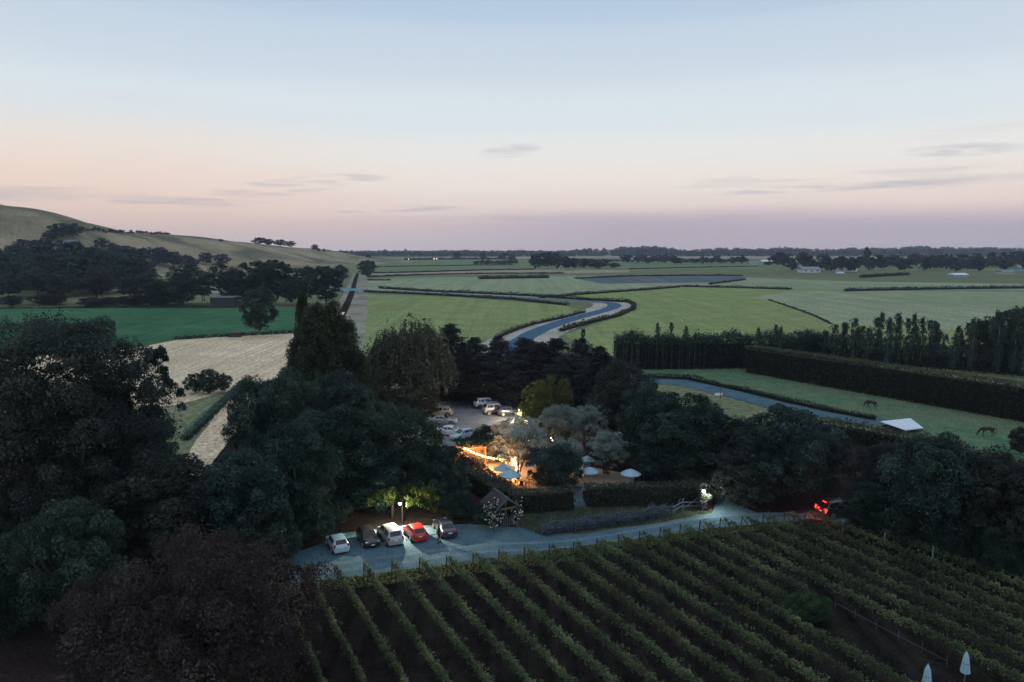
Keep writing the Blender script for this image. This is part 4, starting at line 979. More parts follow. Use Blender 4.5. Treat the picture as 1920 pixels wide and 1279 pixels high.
car('sedan', 834, 998, (hd[0] + .12, hd[1]), 'navy', 'dark blue saloon with a person standing at its flank', gA)
CS = 1.0
car('suv', 800, 766, (1, .05), 'navy', 'dark car deepest under the willow in the rear car park', gB, rails=True)
car('wagon', 822, 779, (-1, -.02), 'gold', 'champagne wagon with roof rails beside the silver saloon', gB, rails=True)
car('sedan', 829, 795, (1, -.02), 'silver', 'silver saloon with its nose out between champagne wagon and white saloon', gB)
car('sedan', 846, 816, (1, -.18), 'white', 'white saloon lit by the string lights behind the pale blue car', gB)
car('hatch', 868, 823, (-.75, -.62), 'grey_blue', 'pale blue car facing the camera beside the timber wall', gB)
car('suv', 914, 764, (.93, .30), 'white', 'white off-roader farther back under the conifers', gB)
car('suv', 931, 775, (.93, .30), 'silver', 'silver white off-roader in front of the other pale one', gB, rails=True)
car('hatch', 953, 778, (.93, .30), 'dark_blue', 'dark blue small car by the golden lit shrub', gB)
cv = car('suv', 1574, 966, (.96, .26), 'black', 'dark off-roader with glowing red tail lights leaving along the drive', None, lit=True)
for s in (-1, 1):
    l = bpy.data.lights.new('tail_glow', 'POINT'); l.energy = 55; l.color = (1, .04, .02); l.shadow_soft_size = .08
    lo = bpy.data.objects.new('tail_glow', l); COL.objects.link(lo); lo.parent = cv; lo.location = (-2.55, s * .75, .9)

# ------------------------------------------------------------------ skinned bodies
def skinned(name, joints, edges, m, parent=None, root=0, sub=2):
    me = bpy.data.meshes.new(name); me.from_pydata([j[0] for j in joints], edges, []); me.materials.append(m)
    o = link(name, me, parent); sk = o.modifiers.new('s', 'SKIN')
    if not me.skin_vertices: return o
    for i, j in enumerate(joints):
        r = j[1]; me.skin_vertices[0].data[i].radius = r if isinstance(r, tuple) else (r, r)
    me.skin_vertices[0].data[root].use_root = True
    sk.use_smooth_shade = True
    s = o.modifiers.new('d', 'SUBSURF'); s.levels = sub; s.render_levels = sub
    return o
M['cloth_dark'] = plain('cloth_dark', (.022, .022, .028), .85); M['skin'] = plain('skin', (.42, .27, .20), .55, var=.05); M['hair'] = plain('hair', (.10, .075, .05), .7)
M['trouser'] = plain('trouser', (.03, .032, .042), .85); M['horse'] = plain('horse_coat', (.022, .016, .014), .6); M['hair_black'] = plain('hair_black', (.012, .010, .010), .7)
pp = G(823, 1019)
pe = thing('person', 'person in dark clothes standing at the flank of the dark blue saloon', 'person', pp, rad(150))
J = [((0, 0, .95), (.15, .11)), ((0, 0, 1.15), (.135, .10)), ((.01, 0, 1.36), (.165, .11)), ((.02, 0, 1.47), (.075, .07)), ((.03, 0, 1.55), .055), ((.045, 0, 1.64), (.075, .09)), ((.045, 0, 1.70), (.075, .088)),
     ((.0, .10, .90), .09), ((.03, .11, .50), .065), ((-.01, .12, .09), .048), ((.15, .13, .03), .036), ((.0, -.10, .90), .09), ((-.02, -.11, .50), .065), ((-.08, -.12, .09), .048), ((.08, -.13, .03), .036),
     ((.01, .20, 1.41), .06), ((.0, .27, 1.14), .045), ((.10, .26, .92), .032), ((.01, -.20, 1.41), .06), ((.12, -.26, 1.18), .045), ((.32, -.20, 1.12), .032)]
E_ = [(0, 1), (1, 2), (2, 3), (3, 4), (4, 5), (5, 6), (0, 7), (7, 8), (8, 9), (9, 10), (0, 11), (11, 12), (12, 13), (13, 14), (2, 15), (15, 16), (16, 17), (2, 18), (18, 19), (19, 20)]
pb = skinned('body', J, E_, M['cloth_dark'], pe)
hd_ = MB(); hd_.ball((.055, 0, 1.66), .098, 12, 9, 1.22); hd_.ball((.155, 0, 1.645), .018, 6, 5, 1.3); hd_.ball((.05, .10, 1.65), .022, 6, 5, 1.4); hd_.ball((.05, -.10, 1.65), .022, 6, 5, 1.4)
hd_.obj('head', M['skin'], pe, True)
ey = MB(); [ey.ball((.142, s * .035, 1.675), .011, 6, 4) for s in (-1, 1)]; ey.box((.147, 0, 1.602), (.008, .045, .010)); ey.obj('face', M['hair_black'], pe)
hm = MB(); hm.ball((.03, 0, 1.695), .112, 12, 9, 1.05); hm.obj('hair', M['hair'], pe, True)
for c, dr in (((.10, .26, .92), Vector((.25, 0, -1)).normalized()), ((.32, -.20, 1.12), Vector((1, .25, -.15)).normalized())):
    c = Vector(c); sd_ = dr.cross(Vector((0, 0, 1))).normalized() if abs(dr.z) < .8 else Vector((1, 0, .25)).normalized()
    nrm = dr.cross(sd_)
    jj = [(c, .030), (c + dr * .09, (.040, .018))]; ee = [(0, 1)]
    for f in range(4):
        b_ = c + dr * .10 + sd_ * (.027 - .018 * f); l_ = (.072, .082, .078, .060)[f]; i0 = len(jj)
        jj += [(b_, .0095), (b_ + dr * l_ * .55 + nrm * .01, .009), (b_ + dr * l_ + nrm * .03, .0075)]; ee += [(1, i0), (i0, i0 + 1), (i0 + 1, i0 + 2)]
    i0 = len(jj); t_ = c + dr * .03 + sd_ * .035; jj += [(t_, .011), (t_ + dr * .05 + sd_ * .02, .009)]; ee += [(0, i0), (i0, i0 + 1)]
    skinned('hand', jj, ee, M['skin'], pe, 0, 1)
def horse(px, py, rz, label):
    o = thing('horse', label, 'horse', G(px, py), rz)
    J = [((0, 0, 1.15), (.27, .30)), ((.45, 0, 1.12), (.25, .30)), ((.72, 0, 1.15), (.20, .27)), ((-.42, 0, 1.15), (.24, .28)), ((-.70, 0, 1.17), (.25, .27)), ((-.86, 0, 1.10), (.14, .18)),
         ((1.02, 0, .98), (.13, .19)), ((1.28, 0, .66), (.09, .14)), ((1.40, 0, .42), (.08, .12)), ((1.46, 0, .24), (.07, .09)), ((1.50, 0, .10), (.055, .06))]
    E_ = [(0, 1), (1, 2), (0, 3), (3, 4), (4, 5), (2, 6), (6, 7), (7, 8), (8, 9), (9, 10)]
    for s, dx in ((1, .12), (-1, -.10)):      # front legs
        i = len(J); J += [((.60, s * .15, .86), (.10, .12)), ((.62 + dx * .5, s * .15, .50), .062), ((.62 + dx * .7, s * .15, .26), .042), ((.63 + dx, s * .15, .10), .040), ((.68 + dx, s * .15, .02), .055)]
        E_ += [(1, i), (i, i + 1), (i + 1, i + 2), (i + 2, i + 3), (i + 3, i + 4)]
    for s, dx in ((1, -.08), (-1, .14)):      # hind legs with stifle and hock
        i = len(J); J += [((-.62, s * .16, .88), (.14, .16)), ((-.52 + dx, s * .16, .70), .10), ((-.78 + dx, s * .15, .48), .058), ((-.76 + dx, s * .15, .24), .042), ((-.74 + dx, s * .15, .10), .042), ((-.68 + dx, s * .15, .02), .055)]
        E_ += [(4, i), (i, i + 1), (i + 1, i + 2), (i + 2, i + 3), (i + 3, i + 4), (i + 4, i + 5)]
    skinned('body', J, E_, M['horse'], o)
    MB().tube([(-.98, 0, 1.18), (-1.10, 0, 1.0), (-1.12, 0, .7), (-1.08, 0, .42)], [.04, .07, .06, .02], 7).obj('tail', M['hair_black'], o, True)
    MB().tube([(.80, 0, 1.36), (1.06, 0, 1.14), (1.26, 0, .84), (1.33, 0, .70)], [.035, .06, .05, .02], 6).obj('mane', M['hair_black'], o, True)
    for s in (-1, 1): MB().tube([(1.30, s * .07, .70), (1.36, s * .09, .82)], [.04, .008], 6).obj('ear', M['horse'], o)
horse(1852, 818, rad(170), 'dark horse grazing in the open near the clipped round bush')
horse(1634, 766, rad(118), 'dark horse grazing alone in the middle of the meadow, seen end on')

# ------------------------------------------------------------------ gate porch with roses, fence, garden things
gp = thing('gate_porch', 'small wooden gate porch with a steep shingle roof between the roses', 'porch', G(951, 990), ROW_A)
W2, LN, EH, AH = 1.45, 3.1, 1.95, 3.0
for x in (-1.15, 1.15):
    for y in (.15, LN - .4): MB().box((x, y, EH / 2 + .1), (.15, .15, EH + .2)).obj('post', M['timber'], gp)
for s in (-1, 1):
    sl = MB(); n = 11
    for k in range(n):     # courses of shingles, each lapping the next
        a = k / n; b = (k + 1.25) / n
        z0, z1 = AH - (AH - EH) * a, AH - (AH - EH) * min(1.05, b)
        q0 = Vector((s * W2 * a, 0, z0)); q1 = Vector((s * W2 * min(1.05, b), 0, z1)); nn = Vector((s * (AH - EH), 0, W2)).normalized()
        m_ = 9
        for j in range(m_):
            y0, y1 = -.25 + (LN + .3) * j / m_ + .015, -.25 + (LN + .3) * (j + 1) / m_; up = nn * (.02 + .02 * random.random()); t_ = nn * .03
            P = [q0 + Vector((0, y0, 0)), q0 + Vector((0, y1, 0)), q1 + Vector((0, y1, 0)) + up, q1 + Vector((0, y0, 0)) + up]
            sl.add(P + [v - t_ for v in P], [(0, 1, 2, 3), (7, 6, 5, 4), (0, 4, 5, 1), (1, 5, 6, 2), (2, 6, 7, 3), (3, 7, 4, 0)])
    sl.obj('roof_slope', M['shingle'], gp)['kind'] = 'stuff'
MB().box((0, LN / 2 - .1, AH + .05), (.16, LN + .3, .09)).obj('ridge_cap', M['timber_grey'], gp)
MB().bar((-1.3, .1, EH), (1.3, .1, EH), .14).bar((-1.3, LN - .4, EH), (1.3, LN - .4, EH), .14).obj('tie_beam', M['timber'], gp)
for s in (-1, 1): MB().bar((0, -.22, AH - .02), (s * W2 * 1.04, -.22, EH - .03), .05, .16).obj('barge_board', M['timber_grey'], gp)
gt = MB(); [gt.box((-.9 + .2 * k, .16, .55), (.11, .03, .9)) for k in range(10)]; gt.obj('gate_leaf', M['timber_grey'], gp)['kind'] = 'stuff'
def rose(px, py, w, h, label, seed, nfl):
    o = thing('rose_bush', label, 'rose', G(px, py)); r = np.random.default_rng(seed)
    me, C = crown_broad(r, h, .15, 60, .22, .38, 50, .075, M['leaf_dark'], .35, inner=.3); 
    C2 = C * np.array([w / 2, w / 2, 1]); me2 = me
    vs_ = np.empty(len(me2.vertices) * 3); me2.vertices.foreach_get('co', vs_); vs_ = vs_.reshape(-1, 3) * np.array([w / 2, w / 2, 1]); me2.vertices.foreach_set('co', vs_.ravel())
    link('foliage', me2, o)
    d = sphere_dirs(r, nfl); d[:, 1] = -np.abs(d[:, 1]) * r.choice([1, 1, 1, -1], nfl); ci = r.integers(0, len(C2), nfl); c = C2[ci] + d * .30
    mb = MB()
    for q in c: 
        if q[2] > .15: mb.ball(q, r.uniform(.045, .085), 6, 4, .8)
    fl = mb.obj('blossoms', M['petal'], o); fl['kind'] = 'stuff'
    MB().tube([(0, 0, 0), (.05, 0, h * .3), (0, .05, h * .6)], [.05, .04, .02], 6).obj('stem', M['bark'], o)
rose(926, 994, 2.1, 3.0, 'large white flowering rose climbing the porch post nearest the cars', 3, 170)
rose(969, 985, 1.0, 2.9, 'narrow white rose on the lawn side of the porch', 4, 60)
fn = thing('rail_fence', 'rustic zigzag rail fence with crossed rails along the lawn', 'fence', (0, 0, 0))
f0, f1 = G(1013, 1001), G(1312, 955); nF = 10; pts = []
for k in range(nF + 1):
    q = f0.lerp(f1, k / nF); nr = Vector((-(f1 - f0).y, (f1 - f0).x, 0)).normalized() * (.45 if k % 2 else -.45); pts.append(q + nr)
for k, q in enumerate(pts):
    MB().tube([q, q + Vector((0, 0, 1.25))], [.07, .06], 7).obj('post', M['timber_grey'], fn)
    if k < nF:
        for z in (.45, .85): MB().tube([q + Vector((0, 0, z)), pts[k + 1] + Vector((0, 0, z + .06))], [.055, .045], 6).obj('rail', M['timber_grey'], fn)
        MB().tube([q + Vector((0, 0, .15)), q.lerp(pts[k + 1], .75) + Vector((0, 0, 1.35))], [.045, .035], 6).obj('brace', M['timber_grey'], fn)
hedge('lavender_hedge', [G(1018, 1001), G(1100, 990), G(1180, 978), G(1250, 965)], 1.3, .75, 'long low grey blue lavender hedge along the zigzag fence', m='leaf_lavender', leaf=.07, dens=120, rag=.13, hvar=.2, core=True, seed=50)
# timber shelter on the patio
tw = G(884, 872)
ts = thing('timber_shelter', 'orange lit timber shelter with plank walls at the head of the patio', 'shelter', tw, rad(14)); ts.scale = (1, 1, .80)
for k in range(11): MB().box((-1.6 + .32 * k, 1.3 + random.uniform(-.008, .008), 1.35), (.30, .05, 2.7)).obj('plank', M['timber'], ts)
for k in range(5): MB().box((1.78, 1.1 - .32 * k, 1.3), (.05, .30, 2.6)).obj('plank', M['timber'], ts)
for x in (-1.7, 1.75): MB().box((x, -.35, 1.4), (.16, .16, 2.8)).obj('post', M['timber'], ts)
MB().box((0, -.35, 2.85), (3.9, .16, .2)).obj('beam', M['timber'], ts)
for k in range(7): MB().box((-1.7 + .57 * k, .45, 3.0), (.09, 2.2, .14)).obj('rafter', M['timber'], ts)
MB().box((-.2, .95, .45), (2.2, .45, .06)).box((-1.1, .95, .22), (.07, .4, .42)).box((.7, .95, .22), (.07, .4, .42)).obj('bench', M['timber'], ts)
MB().box((-.3, 1.24, 1.9), (.9, .04, .6)).obj('shelf', M['timber'], ts)
iv = thing('ivy', 'dark creeper sprawling over the roof of the timber shelter', 'creeper', tw + Vector((.2, .8, 2.28)), .2)
r = np.random.default_rng(77); Cc = np.stack([r.uniform(-2.1, 2.2, 60), r.uniform(-.9, 1.5, 60), r.uniform(.1, .55, 60)], 1); P_, N_, t_ = fill_clumps(r, Cc, r.uniform(.25, .45, 60), 70)
link('foliage', leaf_mesh('foliage', P_, N_, .085, r, M['leaf_dark'], .6, t_), iv)
for px, py, w, h, l, m_ in [(915, 866, 40, 18, 'low shrubs under the string of bulbs', 'leaf_olive'), (940, 868, 34, 20, 'leafy shrub behind the blue umbrellas', 'leaf_mid'), (1010, 900, 30, 14, 'small plant at the foot of the dense round tree', 'leaf_mid')]:
    tree('low', px, py, py - h, w, l, 'bush', m=m_)
# umbrellas
def umbrella(px, py, rr, hh_, label, lean=0, group='open patio umbrellas'):
    o = thing('umbrella', label, 'umbrella', G(px, py), random.uniform(0, 1), group)
    n = 8; mb = MB(); mb.v.append((0, 0, hh_ + .0))
    rs = [(.35, .13), (.7, .32), (1.0, .52)]
    for f, dz in rs:
        for k in range(n * 2):
            a = math.pi * k / n; sag = 1 - (.05 * f if k % 2 else 0)
            mb.v.append((math.cos(a) * rr * f * sag, math.sin(a) * rr * f * sag, hh_ - dz * rr * .9 - (.03 if k % 2 else 0)))
    m_ = n * 2
    for k in range(m_):
        mb.f.append((0, 1 + k, 1 + (k + 1) % m_))
        for i in range(2): a = 1 + i * m_; mb.f.append((a + k, a + m_ + k, a + m_ + (k + 1) % m_, a + (k + 1) % m_))
        a = 1 + 2 * m_; b = len(mb.v)
    cn = mb.obj('canopy', M['canvas'], o); so = cn.modifiers.new('t', 'SOLIDIFY'); so.thickness = .015
    va = MB(); va.tube([(math.cos(a_ * math.pi / 8) * rr * .99, math.sin(a_ * math.pi / 8) * rr * .99, hh_ - .52 * rr * .9 - .06) for a_ in range(17)], .035, 5, False); va.obj('valance', M['canvas'], o)
    MB().tube([(0, 0, 0), (0, 0, hh_ + .08)], .028, 8).obj('pole', M['timber'], o)
    for k in range(n):
        a = 2 * math.pi * k / n; MB().bar((math.cos(a) * .05, math.sin(a) * .05, hh_ - .55), (math.cos(a) * rr * .68, math.sin(a) * rr * .68, hh_ - .33 * rr), .015).obj('rib', M['timber'], o)
    MB().tube([(0, 0, 0), (0, 0, .12)], [.28, .22], 12).obj('base', M['black'], o)
umbrella(945, 906, 1.25, 2.35, 'blue white umbrella farther from the hedge, half hidden by the other')
umbrella(957, 919, 1.25, 2.35, 'blue white umbrella nearest the hedge corner on the lit patio')
umbrella(1104, 912, 1.1, 2.3, 'white umbrella between the dense round tree and the small olive')
umbrella(1182, 916, 1.15, 2.3, 'white umbrella just showing over the front hedge past the small olive')
wg = thing('canopy_tent', 'small white canopy tent behind the white umbrellas', 'tent', G(1101, 893), .3)
for x in (-.7, .7):
    for y in (-.7, .7): MB().tube([(x, y, 0), (x, y, 2.0)], .03, 6).obj('pole', M['metal'], wg)
MB().add([(-.8, -.8, 2.0), (.8, -.8, 2.0), (.8, .8, 2.0), (-.8, .8, 2.0), (0, 0, 2.55)], [(0, 1, 4), (1, 2, 4), (2, 3, 4), (3, 0, 4)]) if False else None
ct = MB(); ct.add([(-.8, -.8, 2.0), (.8, -.8, 2.0), (.8, .8, 2.0), (-.8, .8, 2.0), (0, 0, 2.55)], [(0, 1, 4), (1, 2, 4), (2, 3, 4), (3, 0, 4)]); c_ = ct.obj('roof', M['canvas'], wg); c_.modifiers.new('t', 'SOLIDIFY').thickness = .02
MB().box((0, .79, 1.1), (1.5, .02, 1.8)).obj('back_sheet', M['canvas'], wg); MB().box((-.79, 0, 1.1), (.02, 1.5, 1.8)).obj('side_sheet', M['canvas'], wg)
def closed_umbrella(px, py, label):
    o = thing('umbrella', label, 'umbrella', G(px, py), random.uniform(0, 6)); mb = MB(); n = 16
    prof = [(.04, 2.45), (.08, 2.33), (.14, 2.12), (.17, 1.8), (.20, 1.5), (.235, 1.2), (.25, 1.1)]
    for i, (r_, z) in enumerate(prof):
        for k in range(n):
            a = 2 * math.pi * k / n; f = 1 + (.22 if k % 2 else -.18) * min(1, i / 2.5); dz = (.05 if k % 2 else -.05) * (i == len(prof) - 1)
            mb.v.append((math.cos(a) * r_ * f, math.sin(a) * r_ * f, z + dz))
    for i in range(len(prof) - 1):
        for k in range(n): mb.f.append((i * n + k, (i + 1) * n + k, (i + 1) * n + (k + 1) % n, i * n + (k + 1) % n))
    mb.f.append(tuple(reversed(range(n)))); mb.obj('canopy', M['canvas'], o)
    MB().tube([(0, 0, 0), (0, 0, 2.55)], .028, 8).obj('pole', M['timber'], o); MB().tube([(0, 0, 0), (0, 0, .1)], [.3, .24], 12).obj('base', M['black'], o)
    MB().tube([(math.cos(a * .785) * .19, math.sin(a * .785) * .19, 1.72) for a in range(9)], .018, 5, False).obj('tie', M['timber_grey'], o)
closed_umbrella(1735, 1318, 'folded white umbrella cut by the bottom edge, nearer the camera')
closed_umbrella(1807, 1292, 'folded white umbrella standing whole among the vines')
def table_set(px, py, rz, label):
    o = thing('table', label, 'table', G(px, py), rz)
    MB().box((0, 0, .73), (1.1, .8, .05)).obj('tabletop', M['timber'], o)
    for x in (-.48, .48):
        for y in (-.34, .34): MB().box((x, y, .355), (.06, .06, .70)).obj('leg', M['timber'], o)
def chair(p, rz, label):
    o = thing('chair', label, 'chair', p, rz, 'patio chairs')
    MB().box((0, 0, .45), (.42, .42, .04)).obj('seat', M['black'], o); MB().box((0, -.20, .70), (.42, .03, .42)).obj('backrest', M['black'], o)
    for x in (-.18, .18):
        for y in (-.18, .18): MB().box((x, y, .215), (.035, .035, .43)).obj('leg', M['black'], o)
for px, py, l in [(950, 913, 'wooden table beneath the umbrella nearest the hedge corner'), (975, 912, 'wooden table beside the stems of the lit olive'), (936, 896, 'wooden table by the farther blue umbrella')]:
    table_set(px, py, .4, l); b = G(px, py)
    for dx, dy, a in ((-.85, .1, -1.2), (.85, -.1, 1.9), (.1, -.75, .3), (-.1, .75, 3.5)): chair(b + Vector((dx, dy, 0)), a, 'dark chair drawn up to a wooden table on the lit patio')

# ------------------------------------------------------------------ lamps and strings of bulbs
def plight(name, loc, e, c, r=.06, parent=None, typ='POINT'):
    l = bpy.data.lights.new(name, typ); l.energy = e; l.color = c; l.shadow_soft_size = r
    o = bpy.data.objects.new(name, l); COL.objects.link(o); o.location = loc
    if parent: o.parent = parent
    return o
def lamp_post(px, base_py, top_py, label, glow, e, c, Rb=.14):
    b = G(px, base_py); t = RY(px, top_py, b.y).z
    o = thing('lamp_post', label, 'lamp', b)
    MB().tube([(0, 1.3, 0), (0, 1.3, t + .1)], [.06, .05], 8).obj('pole', M['black'], o); MB().bar((0, 1.3, t + .08), (0, -.05, t + .16), .04).obj('arm', M['black'], o)
    MB().tube([(0, 0, t + .12), (0, 0, t + .2)], [.2, .06], 12).obj('hood', M['black'], o); MB().ball((0, 0, t), Rb, 10, 8).obj('bulb', glow, o, True)
    plight('lamp_light', (0, -Rb - .06, t - .08), e, c, .08, o); return o
lp = lamp_post(751, 993, 944, 'bright lamp among yellow green leaves above the silver people carrier', M['lamp_glow'], 1300, (1, .95, .60))
sp = plight('lamp_beam', (0, -.25, G(0, 0).z + RY(751, 944, G(751, 993).y).z - .12), 3300, (1, .80, .56), .08, lp, 'SPOT'); sp.data.spot_size = rad(140); sp.data.spot_blend = .35; sp.rotation_euler = (rad(-36), 0, rad(12))
# leafy boughs round that lamp
rb = np.random.default_rng(91); lz = RY(751, 944, G(751, 993).y); Cc, Rr_ = [], []
for k in range(95):
    x = rb.uniform(-3.3, 3.6); z = lz.z + .6 - .05 * x * x + rb.uniform(-1.0, .9) * (1 if abs(x) > .6 else .5)
    if abs(x) < .45 and z < lz.z + .25: continue
    Cc.append((lz.x + x, lz.y + rb.uniform(.1, 1.7), z)); Rr_.append(rb.uniform(.18, .36))
P_, N_, t_ = fill_clumps(rb, np.array(Cc), np.array(Rr_), 60, squash=1.2)
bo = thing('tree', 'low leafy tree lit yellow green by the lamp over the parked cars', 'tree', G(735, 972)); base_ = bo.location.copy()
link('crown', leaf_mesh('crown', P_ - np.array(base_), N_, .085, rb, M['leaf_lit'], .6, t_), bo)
tt = MB(); tt.tube([(0, 0, 0), (.1, .2, 2), (.6, .4, 3.6), (1.6, .5, lz.z)], [.16, .13, .1, .04], 7).tube([(.1, .2, 2), (-.8, .5, 3.4), (-2.0, .4, lz.z)], [.1, .07, .03], 6); tt.obj('trunk', M['bark'], bo, True)
ln = thing('lantern', 'bright white lantern on an ivy clad pillar at the drive entrance', 'lantern', G(1318, 956))
lt = RY(1318, 921, G(1318, 956).y).z
MB().box((0, 0, lt * .42), (.5, .5, lt * .84)).obj('pillar', M['wall_dark'], ln); MB().box((0, 0, lt * .86), (.62, .62, .1)).obj('pillar_cap', M['timber_grey'], ln)
for x in (-.26, .26): MB().bar((x * .8, 0, lt - .2), (x, 0, lt + .78), .02).obj('frame_bar', M['timber_grey'], ln)
MB().bar((-.27, 0, lt + .78), (.27, 0, lt + .78), .02).obj('frame_top', M['timber_grey'], ln); MB().ball((0, -.1, lt), .15, 10, 8).obj('bulb', M['lamp_white'], ln, True)
plight('lantern_light', (.45, -.8, lt - .1), 420, (1, .95, .82), .08, ln)
rv = np.random.default_rng(8); Cc = np.stack([rv.uniform(-.55, .7, 40), rv.uniform(-.45, .45, 40), rv.uniform(.1, lt - .25, 40)], 1); P_, N_, t_ = fill_clumps(rv, Cc, rv.uniform(.18, .32, 40), 45)
ivy2 = thing('ivy', 'ivy bush wrapped round the lantern pillar', 'creeper', ln.location.copy()); link('foliage', leaf_mesh('foliage', P_, N_, .07, rv, M['leaf_hedge'], .6, t_), ivy2)
fl = thing('flood_light', 'low warm floodlight at the foot of the golden shrub', 'lamp', G(972, 792))
MB().tube([(0, 0, 0), (0, 0, 1.1)], .04, 7).obj('stake', M['black'], fl); MB().box((0, 0, 1.2), (.3, .16, .22)).obj('housing', M['black'], fl); MB().box((0, .1, 1.2), (.24, .03, .16)).obj('lens', M['lamp_glow'], fl)
plight('flood_beam', (0, .3, 1.35), 3200, (1, .74, .48), .1, fl); plight('flood_up', (.5, .9, .5), 1300, (1, .75, .35), .1, fl)
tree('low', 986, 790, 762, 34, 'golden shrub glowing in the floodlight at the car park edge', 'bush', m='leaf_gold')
bulbs_px = [(172, 542), (203, 552), (230, 567), (258, 580), (288, 592), (316, 602), (344, 611), (373, 621), (402, 628), (432, 634), (462, 640), (492, 645), (522, 647), (552, 649), (581, 650), (613, 648), (645, 645), (672, 634), (668, 660), (683, 690), (684, 718), (684, 748)]
sl_ = thing('string_lights', 'string of warm round bulbs sagging from the timber shelter to the olive', 'string lights', (0, 0, 0))
Ya, Yb = tw.y - .6, G(968, 897).y - .4; BP = []
for i, (x, y) in enumerate(bulbs_px): BP.append(RY(840 + x / 5.333, 740 + y / 5.333, Ya + (Yb - Ya) * min(1, i / 17)))
MB().tube([p + Vector((0, 0, .12)) for p in BP], .012, 5).obj('cable', M['black'], sl_)
for i, p in enumerate(BP):
    MB().ball(p, .085, 8, 6).obj('bulb', M['bulb'], sl_, True)
    if i % 2 == 0: plight('bulb_light', p + Vector((0, -.12, -.1)), 470, (1, .40, .115), .07, sl_)
def small_light(name, p, r_, m, label, group=None):
    o = MB().ball(p, r_, 6, 5).obj(name, m); tag(o, label, 'lamp', group); return o
for i, (px, py) in enumerate([(987, 820), (1033, 821), (1036, 826), (990, 826)]):
    q = RY(px, py, G(1000, 880).y); small_light('garden_bulb', q, .07, M['bulb'], 'small warm bulb hanging among the olive leaves', 'bulbs among the olive leaves')

# ------------------------------------------------------------------ sheds and houses
def house(name, px, py, w_px, h_px, dpt, rz, wall, roof, label, lit=0, cat='house', gable=True, p=None, nwin=4):
    p = p or G(px, py); s = depth(p) / F; w, h = w_px * s, h_px * s; d = dpt; o = thing(name, label, cat, p, rz)
    wh = h * (.6 if gable else .92)
    MB().box((0, 0, wh / 2), (w, d, wh)).obj('wall', wall, o)
    if gable:
        mb = MB(); e = .04 * w + .3
        mb.add([(-w / 2 - e, -d / 2 - .5, wh - .1), (w / 2 + e, -d / 2 - .5, wh - .1), (w / 2 + e, 0, h), (-w / 2 - e, 0, h), (-w / 2 - e, d / 2 + .5, wh - .1), (w / 2 + e, d / 2 + .5, wh - .1),
                (-w / 2 - e, -d / 2 - .5, wh - .3), (w / 2 + e, -d / 2 - .5, wh - .3), (-w / 2 - e, d / 2 + .5, wh - .3), (w / 2 + e, d / 2 + .5, wh - .3)],
               [(0, 1, 2, 3), (3, 2, 5, 4), (0, 3, 4, 8, 6), (1, 7, 9, 5, 2), (0, 6, 7, 1), (4, 5, 9, 8), (6, 8, 9, 7)])
        mb.obj('roof', roof, o)
    else: MB().box((0, 0, wh + h * .05), (w * 1.05, d * 1.08, h * .1)).obj('roof', roof, o)
    for k in range(nwin):
        x = -w / 2 + w * (k + .5) / nwin
        f = MB().box((x, -d / 2 - .04, wh * .55), (w / nwin * .5, .08, wh * .42)).obj('window', M['wall_white'], o)
        MB().box((x, -d / 2 - .09, wh * .55), (w / nwin * .42, .04, wh * .34)).obj('pane', M['window_lit'] if k < lit else M['glass'], f)
    return o
house('house', 718, 842, 46, 66, 7, rad(62), M['wall_pale'], M['roof_grey'], 'house with a steep blue grey roof almost hidden among the trees')
hp = hit(122, 459); house('house', 122, 459, 34, 9, 10, 0, M['wall_blue'], M['roof_grey'], 'bluish house on the hillside with two lit windows', lit=2, p=hp, nwin=5)
house('house', 404, 549, 40, 22, 9, rad(-8), M['wall_pale'], M['roof_grey'], 'house among the gums with an orange lit window', lit=1, nwin=4)
house('shed', 421, 576, 42, 20, 7, rad(4), M['wall_dark'], M['roof_grey'], 'long low dark shed on the edge of the green paddock', cat='shed', gable=False, nwin=0)
house('trough', 440, 632, 22, 8, 2.2, rad(5), M['wall_dark'], M['wall_dark'], 'dark box shaped feed store beside the lone round tree', cat='store', gable=False, nwin=0)
